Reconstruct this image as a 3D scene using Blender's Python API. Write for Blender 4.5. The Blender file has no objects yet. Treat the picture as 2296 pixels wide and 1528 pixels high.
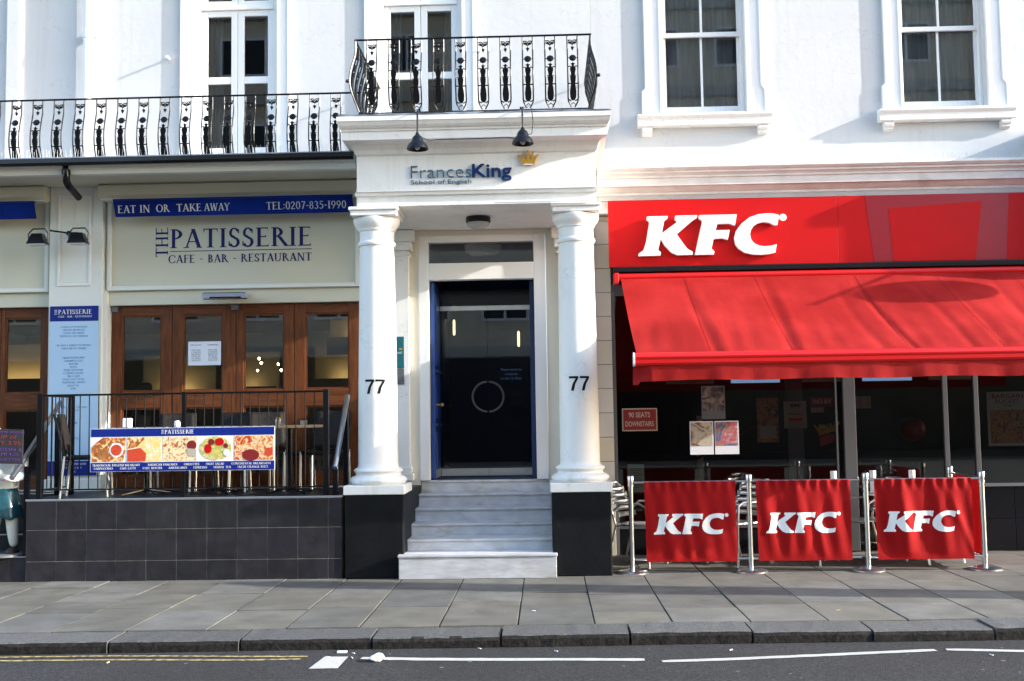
import bpy, bmesh, math, random
from mathutils import Vector, Matrix, Euler
random.seed(7)
R = math.radians
scene = bpy.context.scene
col = scene.collection

# ------------------------------------------------------------------ camera
cam_d = bpy.data.cameras.new('camera'); cam = bpy.data.objects.new('camera', cam_d); col.objects.link(cam)
cam_d.sensor_width = 36.0; cam_d.lens = 36.0 * 2450 / 2296; cam_d.clip_end = 500
cam.location = (0, 0, 1.6)
YAW, PITCH, ROLL = -0.0304, 0.0715, 0.0150
_fw = Vector((math.sin(YAW) * math.cos(PITCH), math.cos(YAW) * math.cos(PITCH), math.sin(PITCH)))
_r0 = _fw.cross(Vector((0, 0, 1))).normalized(); _u0 = _r0.cross(_fw)
_r = _r0 * math.cos(ROLL) - _u0 * math.sin(ROLL); _u = _u0 * math.cos(ROLL) + _r0 * math.sin(ROLL)
cam.rotation_euler = Matrix((_r, _u, -_fw)).transposed().to_euler()
scene.camera = cam
scene.render.resolution_x, scene.render.resolution_y = 1024, 681

# ------------------------------------------------------------------ light
SUN = Vector((6.2, -1.0, 2.3)).normalized()          # towards the sun
world = bpy.data.worlds.new('World'); scene.world = world; world.use_nodes = True
wn = world.node_tree.nodes; bg = wn['Background']
sky = wn.new('ShaderNodeTexSky'); sky.sky_type = 'NISHITA'; sky.sun_disc = False
sky.sun_elevation = math.asin(SUN.z); sky.sun_rotation = math.atan2(SUN.x, SUN.y)
world.node_tree.links.new(sky.outputs[0], bg.inputs[0]); bg.inputs[1].default_value = 0.15
sd = bpy.data.lights.new('sun', 'SUN'); sd.energy = 2.3; sd.angle = R(0.5); sd.color = (1.0, 0.95, 0.88)
so = bpy.data.objects.new('sun', sd); col.objects.link(so)
so.rotation_euler = SUN.to_track_quat('Z', 'Y').to_euler(); so.location = (20, -5, 12)
scene.view_settings.view_transform = 'Standard'; scene.view_settings.look = 'None'
scene.view_settings.gamma = 1.0; scene.view_settings.exposure = 2.22

# ------------------------------------------------------------------ materials
M = {}
def _new(name):
    m = bpy.data.materials.new(name); m.use_nodes = True; M[name] = m
    return m, m.node_tree.nodes, m.node_tree.links, m.node_tree.nodes['Principled BSDF']
def c4(c, k=1.0): return (min(1, c[0] * k), min(1, c[1] * k), min(1, c[2] * k), 1)
def pmat(name, c, rough=0.6, metal=0.0, var=0.1, vs=2.0, bump=0.0, bs=60.0, rand=0.0, dirt=None, stretch=(1, 1, 1), coat=0.0, spec=0.5, emit=None, spots=None, streak=None, patch=0):
    """Principled with noise-varied colour, optional stain layer (colour, scale, threshold, amount), bump and per-object variation."""
    m, n, l, b = _new(name)
    tc = n.new('ShaderNodeTexCoord'); mp = n.new('ShaderNodeMapping'); mp.inputs['Scale'].default_value = stretch
    l.new(tc.outputs['Object'], mp.inputs[0])
    nz = n.new('ShaderNodeTexNoise'); nz.inputs['Scale'].default_value = vs; nz.inputs['Detail'].default_value = 5
    l.new(mp.outputs[0], nz.inputs['Vector'])
    rp = n.new('ShaderNodeValToRGB'); e = rp.color_ramp.elements
    e[0].position = .3; e[1].position = .7; e[0].color = c4(c, 1 - var); e[1].color = c4(c, 1 + var)
    l.new(nz.outputs['Fac'], rp.inputs[0]); out = rp.outputs[0]
    if dirt:
        dc, ds, dt, da = dirt
        dn = n.new('ShaderNodeTexNoise'); dn.inputs['Scale'].default_value = ds; dn.inputs['Detail'].default_value = 6
        l.new(mp.outputs[0], dn.inputs['Vector'])
        mr = n.new('ShaderNodeMapRange'); mr.inputs[1].default_value = dt; mr.inputs[2].default_value = dt + .15; mr.inputs[4].default_value = da
        l.new(dn.outputs['Fac'], mr.inputs[0])
        mx = n.new('ShaderNodeMix'); mx.data_type = 'RGBA'; l.new(mr.outputs[0], mx.inputs[0]); l.new(out, mx.inputs[6]); mx.inputs[7].default_value = c4(dc)
        out = mx.outputs[2]
    def layer(fac, colr, out):
        mx = n.new('ShaderNodeMix'); mx.data_type = 'RGBA'; l.new(fac, mx.inputs[0]); l.new(out, mx.inputs[6]); mx.inputs[7].default_value = c4(colr); return mx.outputs[2]
    def thresh(src, a, b_, top):
        mr = n.new('ShaderNodeMapRange'); mr.inputs[1].default_value = a; mr.inputs[2].default_value = b_; mr.inputs[3].default_value = 0; mr.inputs[4].default_value = top; l.new(src, mr.inputs[0]); return mr.outputs[0]
    if streak:                                         # rain streaks and hairline cracks
        sc, amt = streak
        m2 = n.new('ShaderNodeMapping'); m2.inputs['Scale'].default_value = (9, 9, .55); l.new(tc.outputs['Object'], m2.inputs[0])
        s1 = n.new('ShaderNodeTexNoise'); s1.inputs['Scale'].default_value = 1.0; s1.inputs['Detail'].default_value = 4; l.new(m2.outputs[0], s1.inputs['Vector'])
        out = layer(thresh(s1.outputs['Fac'], .56, .78, amt), sc, out)
        v1 = n.new('ShaderNodeTexVoronoi'); v1.feature = 'DISTANCE_TO_EDGE'; v1.inputs['Scale'].default_value = .9
        s2 = n.new('ShaderNodeTexNoise'); s2.inputs['Scale'].default_value = 3.5; s2.inputs['Detail'].default_value = 6; l.new(tc.outputs['Object'], s2.inputs['Vector'])
        va = n.new('ShaderNodeVectorMath'); va.operation = 'ADD'; l.new(tc.outputs['Object'], va.inputs[0]); l.new(s2.outputs['Color'], va.inputs[1]); l.new(va.outputs[0], v1.inputs['Vector'])
        out = layer(thresh(v1.outputs['Distance'], .006, .001, amt * .9), (sc[0] * .7, sc[1] * .7, sc[2] * .7), out)
    if patch:                                          # broad lighter and darker areas
        s3 = n.new('ShaderNodeTexNoise'); s3.inputs['Scale'].default_value = .9; s3.inputs['Detail'].default_value = 3; l.new(tc.outputs['Object'], s3.inputs['Vector'])
        out = layer(thresh(s3.outputs['Fac'], .42, .62, patch), (c[0] * .55, c[1] * .55, c[2] * .52), out)
    if spots:                                          # trodden chewing gum, flecks
        pc, ps, pr_, pa = spots
        v2 = n.new('ShaderNodeTexVoronoi'); v2.inputs['Scale'].default_value = ps; l.new(tc.outputs['Object'], v2.inputs['Vector'])
        sx_ = n.new('ShaderNodeSeparateColor'); l.new(v2.outputs['Color'], sx_.inputs[0])
        mm = n.new('ShaderNodeMath'); mm.operation = 'MULTIPLY'; mm.inputs[1].default_value = pr_; l.new(sx_.outputs[0], mm.inputs[0])
        sb = n.new('ShaderNodeMath'); sb.operation = 'SUBTRACT'; l.new(mm.outputs[0], sb.inputs[0]); l.new(v2.outputs['Distance'], sb.inputs[1])
        out = layer(thresh(sb.outputs[0], 0, .02, pa), pc, out)
    if rand:
        oi = n.new('ShaderNodeObjectInfo'); mr = n.new('ShaderNodeMapRange'); mr.inputs[3].default_value = 1 - rand; mr.inputs[4].default_value = 1 + rand
        l.new(oi.outputs['Random'], mr.inputs[0])
        hs = n.new('ShaderNodeHueSaturation'); l.new(out, hs.inputs['Color']); l.new(mr.outputs[0], hs.inputs['Value'])
        ml = n.new('ShaderNodeMath'); ml.operation = 'MULTIPLY'; ml.inputs[1].default_value = 7.31; l.new(oi.outputs['Random'], ml.inputs[0])
        fr = n.new('ShaderNodeMath'); fr.operation = 'FRACT'; l.new(ml.outputs[0], fr.inputs[0])
        ms = n.new('ShaderNodeMapRange'); ms.inputs[3].default_value = .6; ms.inputs[4].default_value = 1.5; l.new(fr.outputs[0], ms.inputs[0]); l.new(ms.outputs[0], hs.inputs['Saturation'])
        out = hs.outputs[0]
    l.new(out, b.inputs['Base Color'])
    b.inputs['Roughness'].default_value = rough; b.inputs['Metallic'].default_value = metal
    b.inputs['Specular IOR Level'].default_value = spec
    if coat: b.inputs['Coat Weight'].default_value = coat; b.inputs['Coat Roughness'].default_value = .08
    if bump:
        bn = n.new('ShaderNodeTexNoise'); bn.inputs['Scale'].default_value = bs; bn.inputs['Detail'].default_value = 6
        l.new(mp.outputs[0], bn.inputs['Vector'])
        bp = n.new('ShaderNodeBump'); bp.inputs['Strength'].default_value = bump; bp.inputs['Distance'].default_value = .01
        l.new(bn.outputs['Fac'], bp.inputs['Height']); l.new(bp.outputs[0], b.inputs['Normal'])
    if emit:
        b.inputs['Emission Color'].default_value = c4(emit[0]); b.inputs['Emission Strength'].default_value = emit[1]
    return m
def glass(name, tint=(1, 1, 1), rough=0.0):
    m, n, l, b = _new(name); n.remove(b)
    o = n['Material Output']; fr = n.new('ShaderNodeFresnel'); fr.inputs[0].default_value = 1.52
    t = n.new('ShaderNodeBsdfTransparent'); t.inputs[0].default_value = c4(tint)
    g = n.new('ShaderNodeBsdfGlossy'); g.inputs['Roughness'].default_value = rough
    ml = n.new('ShaderNodeMath'); ml.operation = 'MULTIPLY'; ml.inputs[1].default_value = 1.15; l.new(fr.outputs[0], ml.inputs[0])
    mx = n.new('ShaderNodeMixShader'); l.new(ml.outputs[0], mx.inputs[0]); l.new(t.outputs[0], mx.inputs[1]); l.new(g.outputs[0], mx.inputs[2]); l.new(mx.outputs[0], o.inputs[0])
    return m
def photo_mat(name, cols, scale, seed):
    """Printed food picture: blotchy noise through a multi-colour ramp."""
    m, n, l, b = _new(name)
    tc = n.new('ShaderNodeTexCoord'); mp = n.new('ShaderNodeMapping'); mp.inputs['Location'].default_value = (seed, seed * .7, seed * 1.3)
    l.new(tc.outputs['Object'], mp.inputs[0])
    nz = n.new('ShaderNodeTexNoise'); nz.inputs['Scale'].default_value = scale; nz.inputs['Detail'].default_value = 4; nz.inputs['Distortion'].default_value = 1.2
    l.new(mp.outputs[0], nz.inputs['Vector'])
    rp = n.new('ShaderNodeValToRGB'); e = rp.color_ramp.elements
    k = len(cols)
    while len(e) < k: e.new(.5)
    for i, c in enumerate(cols): e[i].position = .3 + .4 * i / (k - 1); e[i].color = c4(c)
    l.new(nz.outputs['Fac'], rp.inputs[0]); l.new(rp.outputs[0], b.inputs['Base Color']); b.inputs['Roughness'].default_value = .35
    return m
pmat('stucco', (.565, .57, .575), .75, var=.03, vs=1.3, bump=.28, bs=9, dirt=((.50, .48, .45), 2.2, .62, .3), streak=((.42, .41, .39), .30))
pmat('white_paint', (.80, .80, .79), .42, var=.02, bump=.06, bs=25)
pmat('white_stone', (.80, .79, .76), .55, var=.03, vs=4, bump=.12, bs=30, dirt=((.45, .42, .36), 3.5, .62, .4), stretch=(1, 1, .5), streak=((.42, .40, .35), .28))
pmat('cream_paint', (.80, .76, .64), .55, var=.03, bump=.05, bs=20)
pmat('cornice_stone', (.66, .64, .60), .75, var=.10, vs=5, bump=.25, bs=25, dirt=((.34, .30, .26), 3, .60, .5), stretch=(1, 1, 2))
pmat('quoin', (.62, .58, .48), .5, var=.05, vs=4, bump=.06, bs=30, rand=.06)
pmat('fascia_beige', (.62, .60, .48), .45, var=.03, vs=1.0)
pmat('sage_trim', (.74, .75, .70), .4, var=.02)
pmat('black_gloss', (.006, .006, .008), .16, var=.2, bump=.04, bs=40, spec=.35)
pmat('cast_iron', (.005, .005, .006), .3, var=.2, bump=.1, bs=60, spec=.22)
pmat('marble_worn_dim', (.42, .425, .44), .55, var=.2, vs=7, bump=.2, bs=30, dirt=((.22, .20, .16), 3.0, .54, .5), stretch=(.6, 1, 2))  # dirt and wear, plus a darker colour to offset light on the bottom step
pmat('black_plinth', (.006, .007, .008), .5, spec=.15, var=.25, vs=5, bump=.2, bs=22, dirt=((.09, .09, .09), 7, .68, .5))
pmat('black_matt', (.008, .008, .008), .7, spec=.15)
pmat('slate_tile', (.020, .0185, .022), .5, spec=.25, var=.3, vs=6, bump=.8, bs=7, rand=.16)
pmat('grout', (.38, .36, .33), .9, var=.3, vs=6)
pmat('paving', (.112, .107, .094), .85, var=.24, vs=3.2, bump=.3, bs=30, rand=.2, dirt=((.055, .052, .046), 5, .58, .45), spots=((.20, .195, .18), 3.4, .10, .5), patch=.35)
pmat('mortar', (.11, .095, .07), .95, var=.25, vs=8)
pmat('kerb_grime_shade', (.016, .015, .014), .9, var=.6, vs=30, bump=.5, bs=60, spec=.2)  # kerb front: tyre grime, with shade put into the dark colour
pmat('kerb_stone', (.075, .074, .072), .8, var=.35, vs=45, bump=.45, bs=60, rand=.15, dirt=((.3, .3, .29), 9, .66, .3))
pmat('asphalt', (.029, .028, .029), .9, var=.6, vs=50, bump=.8, bs=90, dirt=((.085, .08, .075), 17, .64, .5), spec=.3, spots=((.20, .195, .185), 5.5, .11, .6), patch=.4)
pmat('line_white', (.42, .41, .385), .7, var=.08, vs=15, bump=.3, bs=100, dirt=((.14, .14, .14), 35, .64, .6))
pmat('line_yellow', (.36, .28, .11), .8, var=.2, vs=10, bump=.3, bs=100, dirt=((.04, .038, .036), 22, .46, .85))
pmat('marble', (.56, .565, .585), .5, var=.16, vs=6, bump=.12, bs=30, dirt=((.27, .23, .14), 3.6, .58, .55), stretch=(1, 1, 1.6))
pmat('lead', (.28, .31, .36), .5, metal=.3, var=.3, vs=8, bump=.3, bs=18)
pmat('wood', (.12, .036, .010), .45, spec=.25, var=.35, vs=6, bump=.08, bs=40, stretch=(6, 6, .8), dirt=((.06, .025, .012), 5, .68, .7))
pmat('wood_rail', (.12, .036, .010), .45, spec=.25, var=.35, vs=6, bump=.08, bs=40, stretch=(.8, 6, 6), dirt=((.06, .025, .012), 5, .68, .7))
pmat('blue_sign', (.004, .018, .20), .45, var=.05, spec=.25)
pmat('navy_letter', (.010, .016, .12), .45, spec=.2, var=.02)
pmat('navy_thin', (.045, .13, .20), .45, spec=.2, var=.02)
pmat('blue_bold', (.004, .030, .13), .45, spec=.2, var=.02)
pmat('pale_letter', (.72, .73, .68), .5, var=.02)
pmat('pale_blue', (.42, .60, .78), .35, var=.03)
pmat('menu_ink', (.12, .22, .45), .5)
pmat('gold', (.62, .33, .035), .4, metal=.3, var=.08)
pmat('kfc_red', (.52, .005, .006), .4, spec=.2, var=.03)
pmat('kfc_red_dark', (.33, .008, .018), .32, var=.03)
pmat('white_sign', (.86, .86, .86), .3, var=.01)
pmat('red_bar', (.58, .008, .008), .35, spec=.3, var=.03, coat=.3)
pmat('steel', (.62, .63, .65), .28, metal=1.0, var=.06, vs=10)
pmat('alu', (.72, .73, .74), .35, metal=1.0, var=.05, vs=12)
pmat('mullion_grey', (.075, .078, .088), .5, var=.05, spec=.3)
pmat('alu_frame', (.14, .145, .16), .45, metal=.4, var=.05)
pmat('rattan', (.016, .013, .012), .6, spec=.2, var=.5, vs=60, bump=.8, bs=90)
pmat('wicker_light', (.22, .18, .15), .55, var=.5, vs=70, bump=.8, bs=90)
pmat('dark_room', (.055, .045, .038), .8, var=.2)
pmat('blue_room', (.012, .03, .10), .6, var=.1)
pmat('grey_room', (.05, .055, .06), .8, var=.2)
pmat('curtain', (.17, .19, .21), .9, var=.25, vs=5, stretch=(6, 6, .3))
pmat('blue_door', (.012, .055, .26), .3, var=.05, coat=.4)
pmat('brass', (.50, .33, .10), .3, metal=1)
pmat('paper', (.75, .78, .85), .6, var=.02)
pmat('paper_green', (.42, .58, .45), .6, var=.03)
pmat('paper_cream', (.42, .38, .30), .6, var=.06)
pmat('print_grey', (.12, .12, .13), .6)
pmat('maroon_sign', (.20, .012, .014), .4, var=.05)
pmat('chip_yellow', (.55, .30, .05), .5, var=.3, vs=30)
pmat('fried', (.36, .14, .035), .5, var=.4, vs=25)
pmat('teal_sign', (.01, .12, .15), .3)
pmat('warm_wall', (.40, .34, .22), .8, var=.1)
pmat('warm_light', (1, .8, .45), .5, emit=((1, .74, .34), 4))
pmat('bulb', (1, .9, .7), .5, emit=((1, .82, .5), 14))
pmat('screen_light', (.6, .75, 1), .4, emit=((.35, .6, 1), .12))
pmat('dim_light', (1, .8, .45), .5, emit=((1, .76, .38), .55))
pmat('lamp_glass', (.45, .45, .45), .15, var=.1, bump=.4, bs=60)
pmat('rubber', (.02, .02, .02), .8)
pmat('chalkboard', (.02, .018, .022), .7, var=.2)
pmat('chalk_purple', (.13, .045, .28), .8)
pmat('chalk_red', (.26, .03, .03), .8)
pmat('statue_white', (.72, .73, .66), .4, var=.06, vs=6, coat=.2)
pmat('statue_shirt', (.52, .60, .66), .4, var=.08, vs=6, coat=.2)
pmat('statue_apron', (.008, .055, .075), .35, var=.35, vs=9, coat=.2)
pmat('skin_paint', (.62, .42, .32), .4, var=.05, coat=.2)
pmat('dark_hair', (.03, .02, .015), .6)
pmat('stick_wood', (.45, .30, .16), .6, var=.2)
pmat('red_string', (.5, .02, .01), .7)
pmat('person_cloth', (.03, .03, .04), .8)
pmat('buff_brick', (.62, .55, .44), .85, var=.12, vs=3, bump=.2, bs=30)
pmat('concrete', (.42, .41, .39), .8, var=.1)
pmat('spike', (.62, .62, .60), .3, var=.05)
pmat('tissue', (.85, .84, .86), .8)
pmat('butt', (.7, .45, .2), .8)
pmat('leaf', (.3, .16, .05), .8)
glass('glass'); glass('glass_shop', (.84, .86, .86)); 
def fabric(name, c, trans, wrinkle):
    m, n, l, b = _new(name)
    b.inputs['Roughness'].default_value = .75; b.inputs['Specular IOR Level'].default_value = .12
    tc = n.new('ShaderNodeTexCoord'); nz = n.new('ShaderNodeTexNoise'); nz.inputs['Scale'].default_value = 9; nz.inputs['Detail'].default_value = 6
    mp = n.new('ShaderNodeMapping'); mp.inputs['Scale'].default_value = (1, .35, .35); l.new(tc.outputs['Object'], mp.inputs[0]); l.new(mp.outputs[0], nz.inputs['Vector'])
    bp = n.new('ShaderNodeBump'); fn = n.new('ShaderNodeTexNoise'); fn.inputs['Scale'].default_value = 1.6; fn.inputs['Detail'].default_value = 7; l.new(tc.outputs['Object'], fn.inputs['Vector'])
    fr_ = n.new('ShaderNodeValToRGB'); fr_.color_ramp.elements[0].position = .32; fr_.color_ramp.elements[1].position = .70
    fr_.color_ramp.elements[0].color = c4(c, .78); fr_.color_ramp.elements[1].color = (min(1, c[0] * 1.18), c[1] * 1.6 + .004, c[2] * 1.6 + .004, 1)
    l.new(fn.outputs['Fac'], fr_.inputs[0]); l.new(fr_.outputs[0], b.inputs['Base Color'])
    bp.inputs['Strength'].default_value = wrinkle; bp.inputs['Distance'].default_value = .02; l.new(nz.outputs['Fac'], bp.inputs['Height']); l.new(bp.outputs[0], b.inputs['Normal'])
    t = n.new('ShaderNodeBsdfTranslucent'); t.inputs[0].default_value = c4(c)
    mx = n.new('ShaderNodeMixShader'); mx.inputs[0].default_value = trans
    l.new(b.outputs[0], mx.inputs[1]); l.new(t.outputs[0], mx.inputs[2]); l.new(mx.outputs[0], n['Material Output'].inputs[0])
fabric('awning_cloth', (.34, .010, .009), .12, .25)
fabric('banner_cloth', (.35, .005, .006), .15, .2)
fabric('blue_cloth', (.004, .018, .20), .1, .15)

# ------------------------------------------------------------------ mesh helpers
class MB:
    def __init__(s): s.v = []; s.f = []
    def add(s, vs, fs):
        o = len(s.v); s.v += [tuple(p) for p in vs]; s.f += [[i + o for i in f] for f in fs]; return s
    def box(s, x0, x1, y0, y1, z0, z1):
        return s.add([(x0, y0, z0), (x1, y0, z0), (x1, y1, z0), (x0, y1, z0), (x0, y0, z1), (x1, y0, z1), (x1, y1, z1), (x0, y1, z1)],
                     [[0, 3, 2, 1], [4, 5, 6, 7], [0, 1, 5, 4], [1, 2, 6, 5], [2, 3, 7, 6], [3, 0, 4, 7]])
    def prism(s, poly, y0, y1):                      # (x, z) polygon extruded along y
        n = len(poly)
        return s.add([(x, y0, z) for x, z in poly] + [(x, y1, z) for x, z in poly],
                     [list(range(n)), list(range(2 * n - 1, n - 1, -1))] + [[i, i + n, (i + 1) % n + n, (i + 1) % n] for i in range(n)])
    def prism_x(s, poly, x0, x1):                    # (y, z) polygon extruded along x
        n = len(poly)
        return s.add([(x0, y, z) for y, z in poly] + [(x1, y, z) for y, z in poly],
                     [list(range(n)), list(range(2 * n - 1, n - 1, -1))] + [[i, i + n, (i + 1) % n + n, (i + 1) % n] for i in range(n)])
    def cyl(s, p, q, r0, r1=None, n=12, cap=True):
        p, q = Vector(p), Vector(q); r1 = r0 if r1 is None else r1
        d = (q - p).normalized(); a = d.orthogonal().normalized(); b = d.cross(a)
        vs = [p + (a * math.cos(t) + b * math.sin(t)) * r0 for t in [2 * math.pi * i / n for i in range(n)]] + \
             [q + (a * math.cos(t) + b * math.sin(t)) * r1 for t in [2 * math.pi * i / n for i in range(n)]]
        fs = [[i, (i + 1) % n, (i + 1) % n + n, i + n] for i in range(n)]
        if cap: fs += [list(range(n - 1, -1, -1)), list(range(n, 2 * n))]
        return s.add(vs, fs)
    def tube(s, pts, r, n=8):
        pts = [Vector(p) for p in pts]; vs = []; fs = []; a = None
        for i, p in enumerate(pts):
            d = (pts[min(i + 1, len(pts) - 1)] - pts[max(i - 1, 0)]).normalized()
            a = d.orthogonal().normalized() if a is None else (a - d * a.dot(d)).normalized()
            b = d.cross(a); rr = r[i] if isinstance(r, (list, tuple)) else r
            vs += [p + (a * math.cos(2 * math.pi * k / n) + b * math.sin(2 * math.pi * k / n)) * rr for k in range(n)]
        for i in range(len(pts) - 1):
            fs += [[i * n + k, i * n + (k + 1) % n, (i + 1) * n + (k + 1) % n, (i + 1) * n + k] for k in range(n)]
        fs += [list(range(n - 1, -1, -1)), list(range((len(pts) - 1) * n, len(pts) * n))]
        return s.add(vs, fs)
    def lathe(s, prof, cx, cy, n=32):                # (r, z) from bottom to top
        vs = []; fs = []; k = len(prof)
        for r, z in prof: vs += [(cx + r * math.cos(2 * math.pi * i / n), cy + r * math.sin(2 * math.pi * i / n), z) for i in range(n)]
        for j in range(k - 1): fs += [[j * n + i, j * n + (i + 1) % n, (j + 1) * n + (i + 1) % n, (j + 1) * n + i] for i in range(n)]
        fs += [list(range(n - 1, -1, -1)), list(range((k - 1) * n, k * n))]
        return s.add(vs, fs)
    def grid(s, fn, nu, nv):                         # fn(u, v) -> point, u, v in 0..1
        vs = [fn(i / nu, j / nv) for j in range(nv + 1) for i in range(nu + 1)]
        fs = [[j * (nu + 1) + i, j * (nu + 1) + i + 1, (j + 1) * (nu + 1) + i + 1, (j + 1) * (nu + 1) + i] for j in range(nv) for i in range(nu)]
        return s.add(vs, fs)
    def ell(s, c, r, n=10, m=6):
        return s.lathe([(max(1e-4, math.cos(t) * r[0]), c[2] + math.sin(t) * r[2]) for t in [-math.pi / 2 + math.pi * i / m for i in range(m + 1)]], c[0], c[1], n)
    def mesh(s, name, smooth=False, recalc=True):
        me = bpy.data.meshes.new(name); me.from_pydata(s.v, [], s.f); me.validate()
        if recalc:
            bm = bmesh.new(); bm.from_mesh(me); bmesh.ops.recalc_face_normals(bm, faces=bm.faces); bm.to_mesh(me); bm.free()
        if smooth:
            me.polygons.foreach_set('use_smooth', [True] * len(me.polygons)); me.set_sharp_from_angle(angle=R(40))
        return me
    def build(s, name, mat, parent=None, smooth=False, bevel=0, base=None, recalc=True):
        o0 = Vector(base) if base is not None else (Vector(parent['_o']) if parent is not None else Vector((0, 0, 0)))
        if o0.length > 0: s.v = [(p[0] - o0.x, p[1] - o0.y, p[2] - o0.z) for p in s.v]
        return put(name, s.mesh(name, smooth, recalc), mat, parent, o0, bevel)
def put(name, me, mat, parent=None, o0=(0, 0, 0), bevel=0, rel=None):
    o = bpy.data.objects.new(name, me); col.objects.link(o)
    if mat and not me.materials: me.materials.append(M[mat])
    o['_o'] = tuple(o0)
    if parent is not None:
        o.parent = parent; o.location = rel if rel is not None else (0, 0, 0)
    else: o.location = o0
    if bevel:
        b = o.modifiers.new('bevel', 'BEVEL'); b.width = bevel; b.segments = 2; b.limit_method = 'ANGLE'; b.angle_limit = R(35)
    return o
def thing(name, label, cat, loc, group=None):
    o = bpy.data.objects.new(name, None); col.objects.link(o); o.location = loc; o['_o'] = tuple(loc); o.empty_display_size = .1
    return tag(o, label, cat, group)
def tag(o, label=None, cat=None, group=None, kind=None):
    if label: o['label'] = label
    if cat: o['category'] = cat
    if group: o['group'] = group
    if kind: o['kind'] = kind
    return o
def copy_tree(o, parent=None):
    c = o.copy(); col.objects.link(c)
    if parent is not None: c.parent = parent
    for ch in list(o.children): copy_tree(ch, c)
    return c
def plate(x0, x1, z0, z1, y, d=.004): return MB().box(x0, x1, y, y + d, z0, z1)

# ------------------------------------------------------------------ lettering
TK, TN = .15, .06
def _ring(cx, cy, rx, ry, a0, a1, wk=TK, wn=TN, n=18):
    out = []
    for i in range(n):
        q = []
        for t in (a0 + (a1 - a0) * i / n, a0 + (a1 - a0) * (i + 1) / n):
            c, s_ = math.cos(R(t)), math.sin(R(t)); q.append(((cx + rx * c, cy + ry * s_), (cx + (rx - wk) * c, cy + (ry - wn) * s_)))
        out.append([q[0][0], q[1][0], q[1][1], q[0][1]])
    return out
def _rc(x0, x1, y0, y1): return [(x0, y0), (x1, y0), (x1, y1), (x0, y1)]
def _stem(x, w=TK, y0=0, y1=1, s=.075): return [_rc(x - w / 2, x + w / 2, y0, y1), _rc(x - w / 2 - s, x + w / 2 + s, y0, y0 + .045), _rc(x - w / 2 - s, x + w / 2 + s, y1 - .045, y1)]
def _dg(x0, y0, x1, y1, w): return [(x0 - w / 2, y0), (x0 + w / 2, y0), (x1 + w / 2, y1), (x1 - w / 2, y1)]
def _ft(x, y=0): return _rc(x - .13, x + .13, y, y + .045)
def _arm(x0, x1, y, up): return [_rc(x0, x1, y, y + .055), [(x1 - .05, y), (x1, y - .07 if up < 0 else y), (x1, y + .055 if up < 0 else y + .125), (x1 - .05, y + .055)]]
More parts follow.
